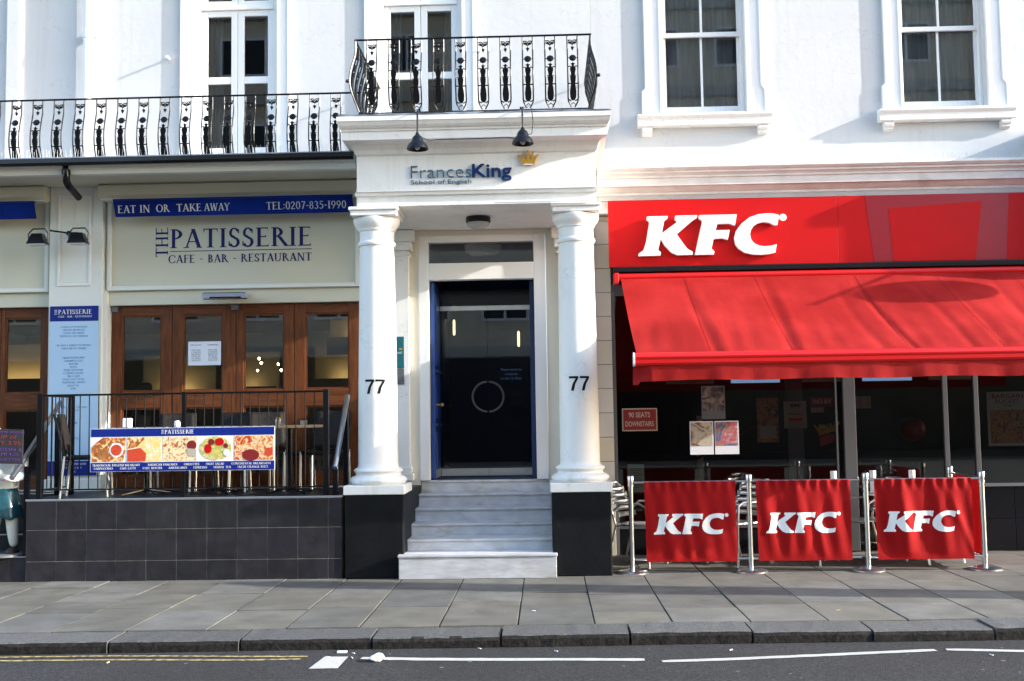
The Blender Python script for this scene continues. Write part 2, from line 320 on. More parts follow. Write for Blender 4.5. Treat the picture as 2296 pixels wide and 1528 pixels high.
GL = {
 'A': ([_dg(.10, 0, .40, 1, .07), _dg(.70, 0, .40, 1, .17), _rc(.2, .6, .3, .35), _ft(.1), _ft(.7)], .80),
 'B': (_stem(.16) + _ring(.2, .745, .32, .255, -90, 90) + _ring(.2, .27, .38, .27, -90, 90), .64),
 'C': (_ring(.46, .5, .44, .52, 45, 315) + [_rc(.74, .79, .66, .90), _rc(.74, .78, .12, .3)], .84),
 'D': (_stem(.16) + _ring(.2, .5, .55, .5, -90, 90), .82),
 'E': (_stem(.16) + _arm(.2, .56, .945, -1) + _arm(.2, .48, .49, 1) + _arm(.2, .60, 0, 1), .66),
 'F': (_stem(.16) + _arm(.2, .56, .945, -1) + _arm(.2, .48, .49, 1), .60),
 'G': (_ring(.46, .5, .44, .52, 45, 330) + [_rc(.72, .84, 0, .42), _rc(.64, .90, .40, .45)], .92),
 'H': (_stem(.16) + _stem(.70) + [_rc(.2, .66, .47, .53)], .88),
 'I': (_stem(.16), .34), 'J': (_stem(.2, y0=-.1), .38),
 'K': (_stem(.16) + [_dg(.24, .42, .62, 1, .07), _dg(.72, 0, .34, .56, .17), _ft(.62, .955), _ft(.74)], .80),
 'L': (_stem(.16) + _arm(.2, .60, 0, 1), .64),
 'M': ([_dg(.12, 0, .2, 1, .07), _dg(.5, 0, .22, 1, .15), _dg(.5, 0, .78, 1, .07), _dg(.90, 0, .80, 1, .15), _ft(.12), _ft(.9)], 1.04),
 'N': (_stem(.14, .065) + _stem(.74, .065) + [_dg(.74, 0, .16, 1, .17)], .90),
 'O': (_ring(.48, .5, .46, .52, 0, 360, n=28), .96),
 'P': (_stem(.16) + _ring(.2, .73, .36, .27, -90, 90), .60),
 'R': (_stem(.16) + _ring(.2, .745, .34, .255, -90, 90) + [_dg(.72, 0, .36, .52, .17), _ft(.74)], .78),
 'S': (_ring(.28, .745, .23, .275, 20, 250, .12, .07) + _ring(.28, .255, .26, .275, -160, 75, .14, .08) + [_dg(.40, .40, .16, .62, .17), _rc(.45, .50, .72, .93), _rc(.03, .08, .06, .3)], .58),
 'T': (_stem(.36) + [_rc(.03, .69, .945, 1), [(.03, .8), (.08, .93), (.08, 1), (.03, 1)], [(.69, .8), (.69, 1), (.64, 1), (.64, .93)]], .72),
 'U': ([_rc(.08, .23, .28, 1), _rc(.64, .71, .28, 1), _ft(.155, .955), _ft(.675, .955)] + _ring(.395, .3, .315, .32, 180, 360, .11, .07), .84),
 'V': ([_dg(.40, 0, .10, 1, .17), _dg(.40, 0, .70, 1, .07), _ft(.1, .955), _ft(.7, .955)], .80),
 'W': ([_dg(.30, 0, .10, 1, .16), _dg(.30, 0, .52, 1, .06), _dg(.74, 0, .52, 1, .16), _dg(.74, 0, .96, 1, .06), _ft(.1, .955), _ft(.96, .955)], 1.06),
 'Y': (_stem(.36, y1=.5)[:2] + [_dg(.36, .45, .08, 1, .16), _dg(.36, .45, .66, 1, .07), _ft(.1, .955), _ft(.66, .955)], .74),
 'Z': ([_rc(.05, .6, .94, 1), _rc(.05, .62, 0, .06), _dg(.13, 0, .54, 1, .16)], .68), 'X': ([_dg(.68, 0, .14, 1, .17), _dg(.12, 0, .66, 1, .07)], .8),
 '4': ([_dg(.1, .3, .38, 1, .07), _rc(.03, .56, .25, .32), _rc(.36, .48, 0, 1)], .6), '6': (_ring(.29, .3, .27, .32, 0, 360, .11, .06, 22) + [_dg(.13, .4, .42, 1, .1)], .62),
 '0': (_ring(.30, .5, .28, .52, 0, 360, .12, .06, 24), .62), '1': (_stem(.2), .42),
 '2': (_ring(.28, .72, .25, .29, -10, 170, .12, .06) + [_dg(.08, .04, .46, .68, .12), _rc(.03, .56, 0, .08)], .60),
 '3': (_ring(.25, .75, .23, .26, -90, 150, .12, .06) + _ring(.25, .26, .27, .28, -150, 90, .12, .06), .58),
 '5': (_ring(.26, .31, .28, .33, -140, 120, .12, .06) + [_rc(.12, .18, .52, 1), _rc(.12, .5, .92, 1)], .60),
 '7': ([_rc(.04, .54, .92, 1), _dg(.2, 0, .49, .95, .12)], .58),
 '8': (_ring(.28, .74, .22, .26, 0, 360, .1, .06, 20) + _ring(.28, .26, .26, .28, 0, 360, .11, .06, 20), .60),
 '9': (_ring(.29, .68, .27, .32, 0, 360, .11, .06, 22) + [_dg(.2, -.02, .48, .5, .1)], .62),
 '-': ([_rc(.05, .33, .40, .48)], .38), ':': ([_rc(.08, .2, .1, .22), _rc(.08, .2, .55, .67)], .28), '.': ([_rc(.06, .16, 0, .1)], .22),
 "'": ([_rc(.06, .14, .75, 1)], .2), '&': (_ring(.28, .75, .18, .25, 0, 360, .08, .05, 16) + _ring(.3, .27, .28, .29, 0, 360, .1, .06, 18), .7), ' ': ([], .42)}
def stext(mb, s, x, z, h, y, width=None, d=.003, align='l', vertical=False, sx=1.0):
    """Serif capitals into mb, standing on the plane y, facing -y."""
    adv = sum(GL[c][1] + .06 for c in s) - .06
    k = width / adv if width else h * sx
    if align == 'c': x -= adv * k / 2
    if align == 'r': x -= adv * k
    cx = 0; q = 0
    for c in s:
        for p in GL[c][0]:
            pts = [((px + cx) * k, pz * h) for px, pz in p]
            pts = [(x - b, z + a) for a, b in pts] if vertical else [(x + a, z + b) for a, b in pts]
            e = .00025 * (q % 5); q += 1
            mb.prism(pts, y - d - e, y)
        cx += GL[c][1] + .06
    return mb
def btext(s, x, z, y, height, width=None, d=.004, offset=0.0, align='l', yfn=None):
    """Sans text (built-in font) as a mesh on the plane y, facing -y; height = capital height."""
    cu = bpy.data.curves.new('lettering', 'FONT'); cu.body = s; cu.size = 1; cu.extrude = .01; cu.offset = offset; cu.resolution_u = 4
    ob = bpy.data.objects.new('lettering', cu); col.objects.link(ob)
    bpy.context.view_layer.update()
    me = bpy.data.meshes.new_from_object(ob.evaluated_get(bpy.context.evaluated_depsgraph_get()))
    bpy.data.objects.remove(ob); bpy.data.curves.remove(cu)
    mb = MB(); vs = [v.co.copy() for v in me.vertices]; fs = [list(p.vertices) for p in me.polygons]; bpy.data.meshes.remove(me)
    xs = [v.x for v in vs]; k = height / .72; kx = (width / (max(xs) - min(xs))) if width else k
    x0 = min(xs); wd = (max(xs) - x0) * kx
    ox = x - (wd / 2 if align == 'c' else 0)
    out = []
    for v in vs:
        X = ox + (v.x - x0) * kx; Y = y - d / 2 - v.z / .01 * d / 2
        if yfn: Y += yfn(X)
        out.append((X, Y, z + v.y * k))
    return mb.add(out, fs)
LOGO = [[(415,815),(420,785),(470,750),(500,660),(535,470),(532,450),(508,435),(515,398),(730,393),(724,420),(690,445),(662,575),(825,455),(800,430),(808,390),(1033,385),(1027,415),(985,440),(815,583),(880,680),(925,740),(978,768),(972,800),(820,805),(760,780),(700,715),(648,635),(620,750),(648,772),(642,808)],
 [(998,802),(1080,465),(1077,440),(1048,425),(1055,385),(1440,378),(1418,495),(1395,490),(1365,475),(1237,478),(1218,545),(1362,541),(1340,645),(1318,640),(1290,630),(1195,635),(1170,735),(1200,765),(1193,800)],
 [(1875,385),(1820,372),(1750,368),(1660,378),(1570,410),(1490,470),(1430,550),(1408,625),(1418,690),(1450,740),(1510,780),(1590,800),(1680,803),(1760,795),(1825,780),(1842,690),(1790,705),(1720,712),(1660,705),(1610,680),(1580,640),(1570,590),(1580,545),(1610,500),(1660,470),(1720,460),(1775,468),(1830,497),(1855,492)],
 [(1922 + 38 * math.cos(R(a)), 405 + 38 * math.sin(R(a))) for a in range(0, 360, 24)]]
def logo(k): return [[((x - 415) * k, (815 - y - .0175 * (x - 415)) * k) for x, y in p] for p in LOGO]
# ------------------------------------------------------------------ ground
GZ = -.09
tag(MB().box(-150, 150, -150, 150, -.5, -.4).build('ground', 'asphalt'), 'dark ground sheet under the street and the houses', kind='structure')
def kerb_y(x): return 8.245 + .0286 * x
rd = MB(); rd.add([(-60, 1.0, GZ), (60, 1.0, GZ), (60, kerb_y(8) + .1, GZ), (8, kerb_y(8) + .1, GZ), (-8, kerb_y(-8) + .1, GZ), (-60, kerb_y(-8) + .1, GZ)], [[0, 1, 2, 3, 4, 5]])
road = tag(rd.build('road', 'asphalt'), kind='structure')
MB().box(-60, 60, -14, 1.0, -.3, 0).build('opposite_pavement', 'paving')['kind'] = 'structure'
def strip(pts, w, z=GZ + .004):
    m = MB(); a = []; fine = [pts[0]]
    for p, q in zip(pts[:-1], pts[1:]):
        n = max(1, int((Vector(q) - Vector(p)).length / .07))
        fine += [(p[0] + (q[0] - p[0]) * k / n, p[1] + (q[1] - p[1]) * k / n + random.uniform(-.003, .003)) for k in range(1, n + 1)]
    pts = fine; w0 = w
    for i, p in enumerate(pts):
        w = w0 * random.uniform(.88, 1.06) * (.75 if i in (0, len(pts) - 1) else 1)
        q = Vector(pts[min(i + 1, len(pts) - 1)]) - Vector(pts[max(i - 1, 0)]); nrm = Vector((-q.y, q.x)).normalized() * w / 2
        a += [(p[0] + nrm.x, p[1] + nrm.y, z), (p[0] - nrm.x, p[1] - nrm.y, z)]
    return m.add(a, [[2 * i, 2 * i + 1, 2 * i + 3, 2 * i + 2] for i in range(len(pts) - 1)])
strip([(-8, 7.98), (-4, 8.03), (-3.2, 8.04), (-2.7, 8.015), (-2.2, 7.985), (-1.75, 7.97)], .042).build('yellow_line', 'line_yellow', road)
strip([(-8, 7.87), (-4, 7.905), (-3.2, 7.915), (-2.6, 7.885), (-2.2, 7.865), (-1.78, 7.885)], .045).build('yellow_line', 'line_yellow', road)
MB().add([(-1.658, 7.578, GZ + .004), (-1.459, 7.585, GZ + .004), (-1.452, 7.949, GZ + .004), (-1.624, 7.955, GZ + .004)], [[0, 1, 2, 3]]).build('white_line', 'line_white', road)
strip([(-1.35, 7.90), (-.9, 7.845), (-.4, 7.82), (.2, 7.80), (.654, 7.775)], .085).build('white_line', 'line_white', road)
strip([(.77, 7.715), (1.3, 7.775), (1.9, 7.87), (2.4, 7.955), (2.74, 8.01)], .075).build('white_line', 'line_white', road)
strip([(2.82, 8.02), (3.4, 7.94), (4.2, 7.86), (6, 7.7)], .075).build('white_line', 'line_white', road)
# kerb
kerb = tag(bpy.data.objects.new('kerb', None), kind='structure'); col.objects.link(kerb); kerb['_o'] = (0, 0, 0)
KJ = [-8.2, -7.2, -6.22, -5.24, -4.26, -3.28, -2.305, -1.327, -.366, .594, 1.503, 2.395, 3.296, 4.25, 5.2, 6.15, 7.1, 8.1]
for i in range(len(KJ) - 1):
    a, b = KJ[i] + .009, KJ[i + 1] - .009; h = random.uniform(-.012, .006); g = random.uniform(-.012, .012)
    n = 10; m = MB()
    def kf(u, v, a=a, b=b, h=h, g=g):
        x = a + (b - a) * u
        prof = [(.0, -.13), (.0, -.03), (.012, -.008), (.04, 0), (.36, .004), (.385, -.1)]
        o, z = prof[round(v * 5)]
        return (x, kerb_y(x) + o + g + random.uniform(-.004, .004), z + h * (1 if z > -.1 else 0) + random.uniform(-.003, .003))
    m.grid(kf, n, 5)
    for e in (0, n): m.f.append([j * (n + 1) + e for j in range(6)])
    ks = m.build('kerb_stone', 'kerb_stone', kerb, smooth=False); ks.data.materials.append(M['kerb_grime_shade'])
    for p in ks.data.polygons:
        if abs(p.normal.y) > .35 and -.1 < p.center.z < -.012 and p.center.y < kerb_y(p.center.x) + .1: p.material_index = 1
# pavement
pv = tag(MB().add([(-9, kerb_y(-9) + .3, -.02), (9, kerb_y(9) + .3, -.02), (9, 13, -.02), (-9, 13, -.02)], [[0, 1, 2, 3]]).build('pavement', 'mortar'), kind='structure')
SJ = [-8.2, -7.59, -6.98, -6.36, -5.74, -5.124, -4.50, -3.887, -3.30, -2.67, -2.056, -1.487, -.862, -.251, .35, .955, 1.561, 2.165, 2.782, 3.41, 4.02, 4.63, 5.25, 5.86, 6.47, 7.08, 7.7]
for i in range(len(SJ) - 1):
    y = max(kerb_y(SJ[i]), kerb_y(SJ[i + 1])) + .41; end = 11.3 if SJ[i] < .3 else 12.98
    first = True
    while y < end - .05:
        ln = random.choice([.55, .72, .9, 1.05]) if not first else random.uniform(.5, 1.0); first = False
        y1 = min(end, y + ln)
        if end - y1 < .25: y1 = end
        z = random.uniform(-.004, .004); t = random.uniform(-.003, .003)
        g1, g2 = random.uniform(.003, .007), random.uniform(.002, .005)
        yb0 = y if y > kerb_y(SJ[i]) + .45 else kerb_y(SJ[i]) + .40; yb1 = y if y > kerb_y(SJ[i]) + .45 else kerb_y(SJ[i + 1]) + .40
        x0, x1 = SJ[i] + g1, SJ[i + 1] - g1
        MB().add([(x0, yb0 + g2, -.03), (x1, yb1 + g2, -.03), (x1, y1 - g2, -.03), (x0, y1 - g2, -.03), (x0, yb0 + g2, z), (x1, yb1 + g2, z + t), (x1, y1 - g2, z + t), (x0, y1 - g2, z)],
                 [[0, 3, 2, 1], [4, 5, 6, 7], [0, 1, 5, 4], [1, 2, 6, 5], [2, 3, 7, 6], [3, 0, 4, 7]]).build('paving_slab', 'paving', pv, bevel=.004)
        y = y1

# ------------------------------------------------------------------ generic building pieces
def wall_holes(x0, x1, z0, z1, holes, y0, y1):
    """Wall slab with rectangular openings, one joined surface with reveals."""
    xs = sorted({x0, x1} | {h[0] for h in holes} | {h[1] for h in holes}); zs = sorted({z0, z1} | {h[2] for h in holes} | {h[3] for h in holes})
    m = MB(); V = {}
    def vid(x, y, z):
        k = (round(x, 4), round(y, 4), round(z, 4))
        if k not in V: V[k] = len(m.v); m.v.append(k)
        return V[k]
    def solid(i, j):
        if not (0 <= i < len(xs) - 1 and 0 <= j < len(zs) - 1): return False
        cx, cz = (xs[i] + xs[i + 1]) / 2, (zs[j] + zs[j + 1]) / 2
        return not any(h[0] < cx < h[1] and h[2] < cz < h[3] for h in holes)
    for i in range(len(xs) - 1):
        for j in range(len(zs) - 1):
            if not solid(i, j): continue
            a, b, c, d = xs[i], xs[i + 1], zs[j], zs[j + 1]
            m.f.append([vid(a, y0, c), vid(b, y0, c), vid(b, y0, d), vid(a, y0, d)]); m.f.append([vid(a, y1, c), vid(a, y1, d), vid(b, y1, d), vid(b, y1, c)])
            for di, dj, p, q in ((-1, 0, (a, c), (a, d)), (1, 0, (b, c), (b, d)), (0, -1, (a, c), (b, c)), (0, 1, (a, d), (b, d))):
                if not solid(i + di, j + dj): m.f.append([vid(p[0], y0, p[1]), vid(q[0], y0, q[1]), vid(q[0], y1, q[1]), vid(p[0], y1, p[1])])
    return m
def room(name, x0, x1, y0, y1, z0, z1, mat, parent):
    m = MB(); m.add([(x0, y0, z0), (x1, y0, z0), (x1, y1, z0), (x0, y1, z0), (x0, y0, z1), (x1, y0, z1), (x1, y1, z1), (x0, y1, z1)],
                    [[0, 1, 2, 3], [4, 7, 6, 5], [1, 5, 6, 2], [2, 6, 7, 3], [3, 7, 4, 0]])
    return m.build(name, mat, parent, recalc=False)
def frame_rect(m, x0, x1, z0, z1, w, y0, y1, wt=None, wb=None):
    wt = w if wt is None else wt; wb = w if wb is None else wb
    m.box(x0, x0 + w, y0, y1, z0, z1); m.box(x1 - w, x1, y0, y1, z0, z1)
    m.box(x0 + w, x1 - w, y0 + .001, y1 - .001, z1 - wt, z1); m.box(x0 + w, x1 - w, y0 + .001, y1 - .001, z0, z0 + wb); return m
def sweep_u(m, x0, x1, y0, yb, prof, sx=1.0):
    """Moulding profile (out, z) swept round the left, front and right of a block."""
    n = len(prof); rings = []
    for o, z in prof: rings.append([(x0 - o * sx, yb, z), (x0 - o * sx, y0 - o, z), (x1 + o * sx, y0 - o, z), (x1 + o * sx, yb, z)])
    vs = [p for r_ in rings for p in r_]; fs = []
    for i in range(n - 1):
        for j in range(3): fs.append([i * 4 + j, i * 4 + j + 1, (i + 1) * 4 + j + 1, (i + 1) * 4 + j])
    fs.append([0, 3, 2, 1]); t = (n - 1) * 4; fs.append([t, t + 1, t + 2, t + 3])
    return m.add(vs, fs)

# ------------------------------------------------------------------ house with the cafe and the school entrance
HA = thing('terraced_house', 'white stuccoed house over the cafe and the columned school entrance', 'building', (-3.7, 12.8, 0))
fw_c = [-3.67, -1.438]                                  # french window centres
FW = [(c - .50, c + .50, 4.45, 7.6) for c in fw_c]
wall_holes(-8.5, .606, 4.40, 9.2, FW, 12.8, 13.05).build('wall', 'stucco', HA)
MB().box(-6.465, -6.30, 12.745, 12.80, 4.48, 9.2).build('wall_strip', 'stucco', HA, bevel=.012)
for c in fw_c:
    # architrave: flat band with an outer bead
    m = MB()
    for s in (-1, 1):
        a, b = sorted((c + s * .50, c + s * .665)); m.box(a, b, 12.775, 12.80, 4.46, 7.77)
        a, b = sorted((c + s * .628, c + s * .672)); m.box(a, b, 12.76, 12.7745, 4.46, 7.80)
    m.box(c - .50, c + .50, 12.776, 12.80, 7.60, 7.765)
    m.build('architrave', 'white_paint', HA, bevel=.006)
    w = MB(); y0, y1 = 12.87, 12.93
    frame_rect(w, c - .50, c + .50, 4.45, 7.6, .055, y0 - .02, y1 + .03)
    wf = w.build('french_window', 'white_paint', HA, bevel=.004)
    m = MB()
    for s in (-1, 1):
        a, b = sorted((c + s * .003, c + s * .444))
        frame_rect(m, a, b, 4.51, 6.605, .075, y0, y1, .07, .40); m.box(a + .075, b - .075, y0 + .005, y1 - .005, 5.70, 5.785)
        frame_rect(m, a, b, 6.655, 7.54, .07, y0, y1)
    m.build('leaf_frame', 'white_paint', wf, bevel=.005)
    MB().box(c - .445, c + .445, y0 - .03, y1, 6.607, 6.653).build('transom_bar', 'white_paint', wf, bevel=.005)
    for s in (-1, 1):
        a, b = sorted((c + s * .075, c + s * .372))
        for (za, zb) in ((4.90, 5.71), (5.78, 6.55), (6.72, 7.48)):
            MB().box(a, b, y0 + .025, y0 + .031, za, zb).build('pane', 'glass', wf)
    room('room', c - 1.0, c + 1.0, 13.06, 16, 4.3, 8, 'grey_room', HA)
    for s in (-1, 1):
        MB().grid(lambda u, v, s=s: (c + s * (.46 - .20 * u), 13.15 + .02 * math.sin(u * 20), 4.5 + 3.0 * v), 24, 1).build('curtain', 'curtain', wf, smooth=True)
# downpipe (stands off the wall)
m = MB(); m.cyl((-5.45, 12.72, 4.42), (-5.45, 12.72, 9.2), .052, n=16)
for z in (4.75, 6.3, 8.0): m.cyl((-5.45, 12.72, z - .05), (-5.45, 12.72, z + .05), .062, n=16); m.box(-5.54, -5.36, 12.765, 12.80, z - .012, z + .012)
for z in (6.26, 6.34): m.box(-5.455, -5.445, 12.72, 12.80, z - .008, z + .008)
m.build('downpipe', 'white_paint', HA, smooth=True)
MB().cyl((-4.481, 12.80, 6.0), (-4.481, 12.70, 6.0), .016, n=8).build('vent_pipe', 'white_paint', HA)
MB().cyl((-.72, 12.80, 6.0), (-.72, 12.72, 6.0), .014, n=8).build('vent_pipe', 'white_paint', HA)
# lower back wall of the porch
wall_holes(-2.12, .606, 0, 4.40, [(-1.485, .02, 0, 3.78)], 12.83, 13.05).build('porch_wall', 'cream_paint', HA)
# cafe piers and zones
def cafe_pier(x0, x1):
    p = MB().box(x0, x1, 12.55, 12.95, .84, 4.40).build('pilaster', 'sage_trim', HA, bevel=.006)
    m = MB(); frame_rect(m, x0 + .10, x1 - .13, 3.225, 4.30, .03, 12.532, 12.549); m.build('panel_moulding', 'white_paint', p, bevel=.006)
    MB().box(x0 - .01, x1 + .01, 12.52, 12.549, .84, .98).build('skirting', 'sage_trim', p, bevel=.005)
cafe_pier(-5.80, -5.17)
MB().box(-5.169, -5.13, 12.6, 12.95, .84, 3.17).build('door_jamb', 'sage_trim', HA, bevel=.003)
MB().box(-5.128, -2.121, 12.66, 12.95, 3.0, 3.165).build('door_head', 'fascia_beige', HA, bevel=.004)
MB().box(-8.4, -5.801, 12.66, 12.95, 3.0, 3.165).build('door_head', 'fascia_beige', HA, bevel=.004)
# folding doors
def folding(x0, x1, gx0, gx1):
    y0, y1 = 12.73, 12.785
    d = MB(); d.box(x0 + .004, gx0, y0, y1, .86, 2.998); d.box(gx1, x1 - .004, y0, y1, .86, 2.998); d = d.build('folding_door', 'wood', HA, bevel=.004)
    for za, zb in ((.86, 1.0), (1.79, 1.985), (2.88, 2.998)): MB().box(gx0, gx1, y0 + .002, y1 - .002, za, zb).build('rail', 'wood_rail', d, bevel=.004)
    for za, zb in ((1.0, 1.79), (1.985, 2.88)): frame_rect(MB(), gx0, gx1, za, zb, .018, y0 + .012, y1 - .012).build('glazing_bead', 'wood', d)
    for za, zb in ((1.0, 1.79), (1.985, 2.88)): MB().box(gx0, gx1, y0 + .026, y0 + .03, za, zb).build('pane', 'glass', d)
for a in ((-5.125, -4.40, -5.0, -4.53), (-4.40, -3.64, -4.27, -3.80), (-3.64, -2.95, -3.55, -3.07), (-2.95, -2.125, -2.82, -2.30)): folding(*a)
for a in ((-8.2, -7.25, -8.05, -7.42), (-7.25, -6.45, -7.08, -6.62), (-6.45, -5.81, -6.40, -5.96)): folding(*a)
for x in (-5.09, -3.66): MB().box(x - .03, x + .05, 12.70, 12.729, 2.93, 2.99).build('hinge', 'alu_frame', HA)
# cafe room
room('cafe_room', -8.45, -2.13, 12.97, 17.5, .84, 3.9, 'warm_wall', HA)
MB().box(-8.4, -2.2, 14.9, 17.4, 3.05, 3.2).build('dropped_ceiling', 'dark_room', HA)
MB().box(-8.4, -2.2, 15.3, 15.5, .84, 2.0).build('bar_counter', 'dark_room', HA)
for x0, x1, z, y in ((-3.05, -2.55, 2.22, 15.6), (-2.75, -2.35, 2.78, 15.2), (-5.5, -5.05, 2.08, 15.4), (-7.9, -7.2, 2.28, 15.4), (-4.35, -4.15, 2.12, 15.5)):
    MB().box(x0, x1, y + .02, y + .05, z - .05, z - .035).build('cove_light', 'warm_light', HA)
    MB().box(x0 - .3, x1 + .3, y - .06, y - .01, z - .25, z - .005).build('cove_panel', 'dark_room', HA)
    MB().box(x0 - .3, x1 + .3, y + .18, y + .2, z - .3, z + .5).build('cove_back', 'warm_wall', HA)
for x, z in ((-3.86, 2.46), (-3.83, 2.40), (-3.60, 2.38), (-3.56, 2.30), (-3.88, 2.30)):
    MB().ell((x, 14.6, z), (.013, .013, .016), 8, 5).build('bulb', 'bulb', HA)

# balcony over the cafe
BAL = thing('balcony', 'long white balcony slab with black gutter over the cafe', 'balcony', (-4, 12.8, 4.4))
m = MB(); m.box(-8.4, -2.02, 11.50, 12.795, 4.425, 4.472); m.build('slab', 'white_stone', BAL, bevel=.008)
MB().prism_x([(11.44, 4.425), (11.44, 4.470), (11.46, 4.476), (11.499, 4.476), (11.499, 4.40), (11.47, 4.40)], -8.4, -2.02).build('gutter', 'black_gloss', BAL)
MB().box(-8.4, -2.02, 11.47, 11.62, 4.477, 4.492).build('lead_edge', 'lead', BAL, bevel=.004)
MB().prism_x([(11.58, 4.424), (11.58, 4.385), (11.60, 4.375), (11.62, 4.335), (11.64, 4.33), (11.70, 4.33), (11.72, 4.424)], -8.4, -2.02).build('moulding', 'sage_trim', BAL)
MB().box(-8.4, -2.02, 11.721, 12.54, 4.395, 4.424).build('soffit', 'fascia_beige', BAL)
# black elbow drain
m = MB(); m.tube([(-5.19, 11.60, 4.42), (-5.19, 11.60, 4.31), (-5.192, 11.615, 4.26), (-5.196, 11.67, 4.225), (-5.20, 11.80, 4.19), (-5.205, 11.96, 4.15)], .04, 12)
m.cyl((-5.19, 11.60, 4.33), (-5.19, 11.60, 4.38), .048, n=12)
m.build('drain_elbow', 'black_gloss', BAL, smooth=True)
def spikes(x0, x1, y, z, h, step, parent, mat='spike', name='bird_spikes', lean=.3):
    m = MB(); x = x0
    while x < x1:
        a = random.uniform(-lean, lean); b = random.uniform(-lean, lean) * .6
        m.cyl((x, y, z), (x + a * h * .5, y + b * h, z + h * random.uniform(.75, 1.05)), .0022, .0012, 3); x += step * random.uniform(.6, 1.4)
    m.box(x0, x1, y - .012, y + .012, z - .004, z + .004)
    return tag(m.build(name, mat, parent), kind='stuff')
spikes(-8.3, -2.1, 11.52, 4.495, .10, .035, BAL)

# ------------------------------------------------------------------ cast iron balcony railings
def S_out(h): return -.03 * max(0, 1 - h / .25) + .062 * math.sin(math.pi * min(1, max(0, h) / .62)) ** 1.2
def panel_mesh():
    m = MB(); t = .006
    def bar(pts, w=.0078):
        for (u0, h0), (u1, h1) in zip(pts[:-1], pts[1:]):
            n = max(1, int(abs(h1 - h0) / .07)); 
            for k in range(n):
                a = (u0 + (u1 - u0) * k / n, h0 + (h1 - h0) * k / n); b = (u0 + (u1 - u0) * (k + 1) / n, h0 + (h1 - h0) * (k + 1) / n)
                m.cyl((a[0], 0, a[1]), (b[0], 0, b[1]), w, n=6, cap=True)
    for s in (-1, 1):
        bar([(s * .018, 0), (s * .048, .055), (s * .053, .09), (s * .053, .755)])
        m.ell((s * .053, 0, .43), (.0085, 0, .012), 6, 4); m.ell((s * .053, 0, .70), (.008, 0, .012), 6, 4)
        # scroll ring
        pr = [(s * .022 + .019 * math.cos(R(a)), .682 + .019 * math.sin(R(a))) for a in range(0, 361, 40)]
        bar(pr, .005); bar([(s * .022, .668), (s * .0, .655)], .007)
        bar([(s * .053, .70), (s * .035, .70)], .006)
        bar([(s * .053, .50), (s * .028, .50)], .0045)
        bar([(s * .018, .305), (s * .036, .312)], .004)
        bar([(s * .053, .40), (s * .03, .408), (s * .012, .385)], .006); bar([(s * .053, .225), (0, .225)], .006); bar([(s * .05, .075), (s * .02, .06)], .006)
        m.ell((s * .022, 0, .675), (.014, 0, .014), 8, 4)
    bar([(0, .665), (0, .62)], .0045)
    m.prism([(0, .585), (.013, .61), (.017, .622), (.006, .63), (-.006, .63), (-.017, .622), (-.013, .61)], -t, t)
    m.lathe([(.001, -.014), (.02, -.012), (.036, -.004), (.036, .004), (.02, .012), (.001, .014)], 0, 0, 16)
    k = len(m.v) - 16 * 6
    for i in range(k, len(m.v)):
        x, y, z = m.v[i]; m.v[i] = (x, z, .50 + y)
    L = [(.0, .452), (.007, .438), (.019, .432), (.008, .425), (.010, .412), (.012, .40), (.022, .392), (.024, .37), (.018, .34), (.016, .31), (.024, .29), (.021, .25), (.016, .225), (.022, .19), (.027, .14), (.024, .09), (.012, .065)]
    m.prism([(u * 1.25, h) for u, h in L] + [(-u * 1.25, h) for u, h in reversed(L[1:])], -.009, .009)
    bar([(-.03, .02), (0, .045), (.03, .02)], .004)
    m.v = [(x, y - S_out(z), z) for x, y, z in m.v]
    return m.mesh('baluster_panel', True)
PANEL = panel_mesh(); PANEL.materials.append(M['cast_iron'])
RA = thing('balcony_railing', 'black cast iron railing along the long balcony over the cafe', 'railing', (-4, 11.62, 4.475))
x = -2.231 - .2351 * 25
while x < -2.1:
    put('baluster_panel', PANEL, None, RA, (0, 0, 0), rel=(x + 4, 0, -.065)); x += .2351
def rail_curve(pts, parent, z, w=.011): 
    m = MB(); m.tube([(p[0], p[1], z) for p in pts], w, 8); return m.build('top_rail', 'cast_iron', parent, smooth=True)
rail_curve([(-8.3, 11.62), (-5, 11.62), (-1.96, 11.62)], RA, 5.168)
MB().box(-8.3, -1.96, 11.64, 11.655, 4.493, 4.505).build('bottom_rail', 'black_gloss', RA)
RB = thing('balcony_railing', 'black bellied cast iron railing on top of the columned porch', 'railing', (-.7, 11.1, 4.76))
for i in range(10): put('baluster_panel', PANEL, None, RB, (0, 0, 0), rel=(-1.754 + .2319 * i + .7, .0, .05))
for s, xx in ((-1, -1.925), (1, .522)):
    for j in range(7):
        p = put('baluster_panel', PANEL, None, RB, (0, 0, 0), rel=(xx + .7, .13 + j * .225, .05)); p.rotation_euler = (0, 0, R(-90) if s < 0 else R(90))
m = MB(); 
m.tube([(-1.925, 12.79, 5.565), (-1.925, 11.1, 5.565)], .011, 8); m.tube([(-1.936, 11.1, 5.565), (.533, 11.1, 5.565)], .0112, 8); m.tube([(.522, 11.1, 5.565), (.522, 12.79, 5.565)], .011, 8)
m.build('top_rail', 'cast_iron', RB, smooth=True)
m = MB(); m.box(-1.90, .50, 11.125, 11.14, 4.79, 4.80); m.box(-1.90, -1.885, 11.141, 12.79, 4.79, 4.80); m.box(.485, .50, 11.141, 12.79, 4.79, 4.80)
m.build('bottom_rail', 'black_gloss', RB)
for s, xx in ((-1, -1.925), (1, .522)):
    m = MB(); m.tube([(xx + s * S_out(h) * .9, 11.1 - S_out(h) * .9, 4.81 + h) for h in [.755 * i / 14 for i in range(15)]], .010, 6); m.ell((xx + s * .075, 11.1 - .07, 5.11), (.02, 0, .02), 8, 5)
    m.build('corner_bar', 'cast_iron', RB, smooth=True)
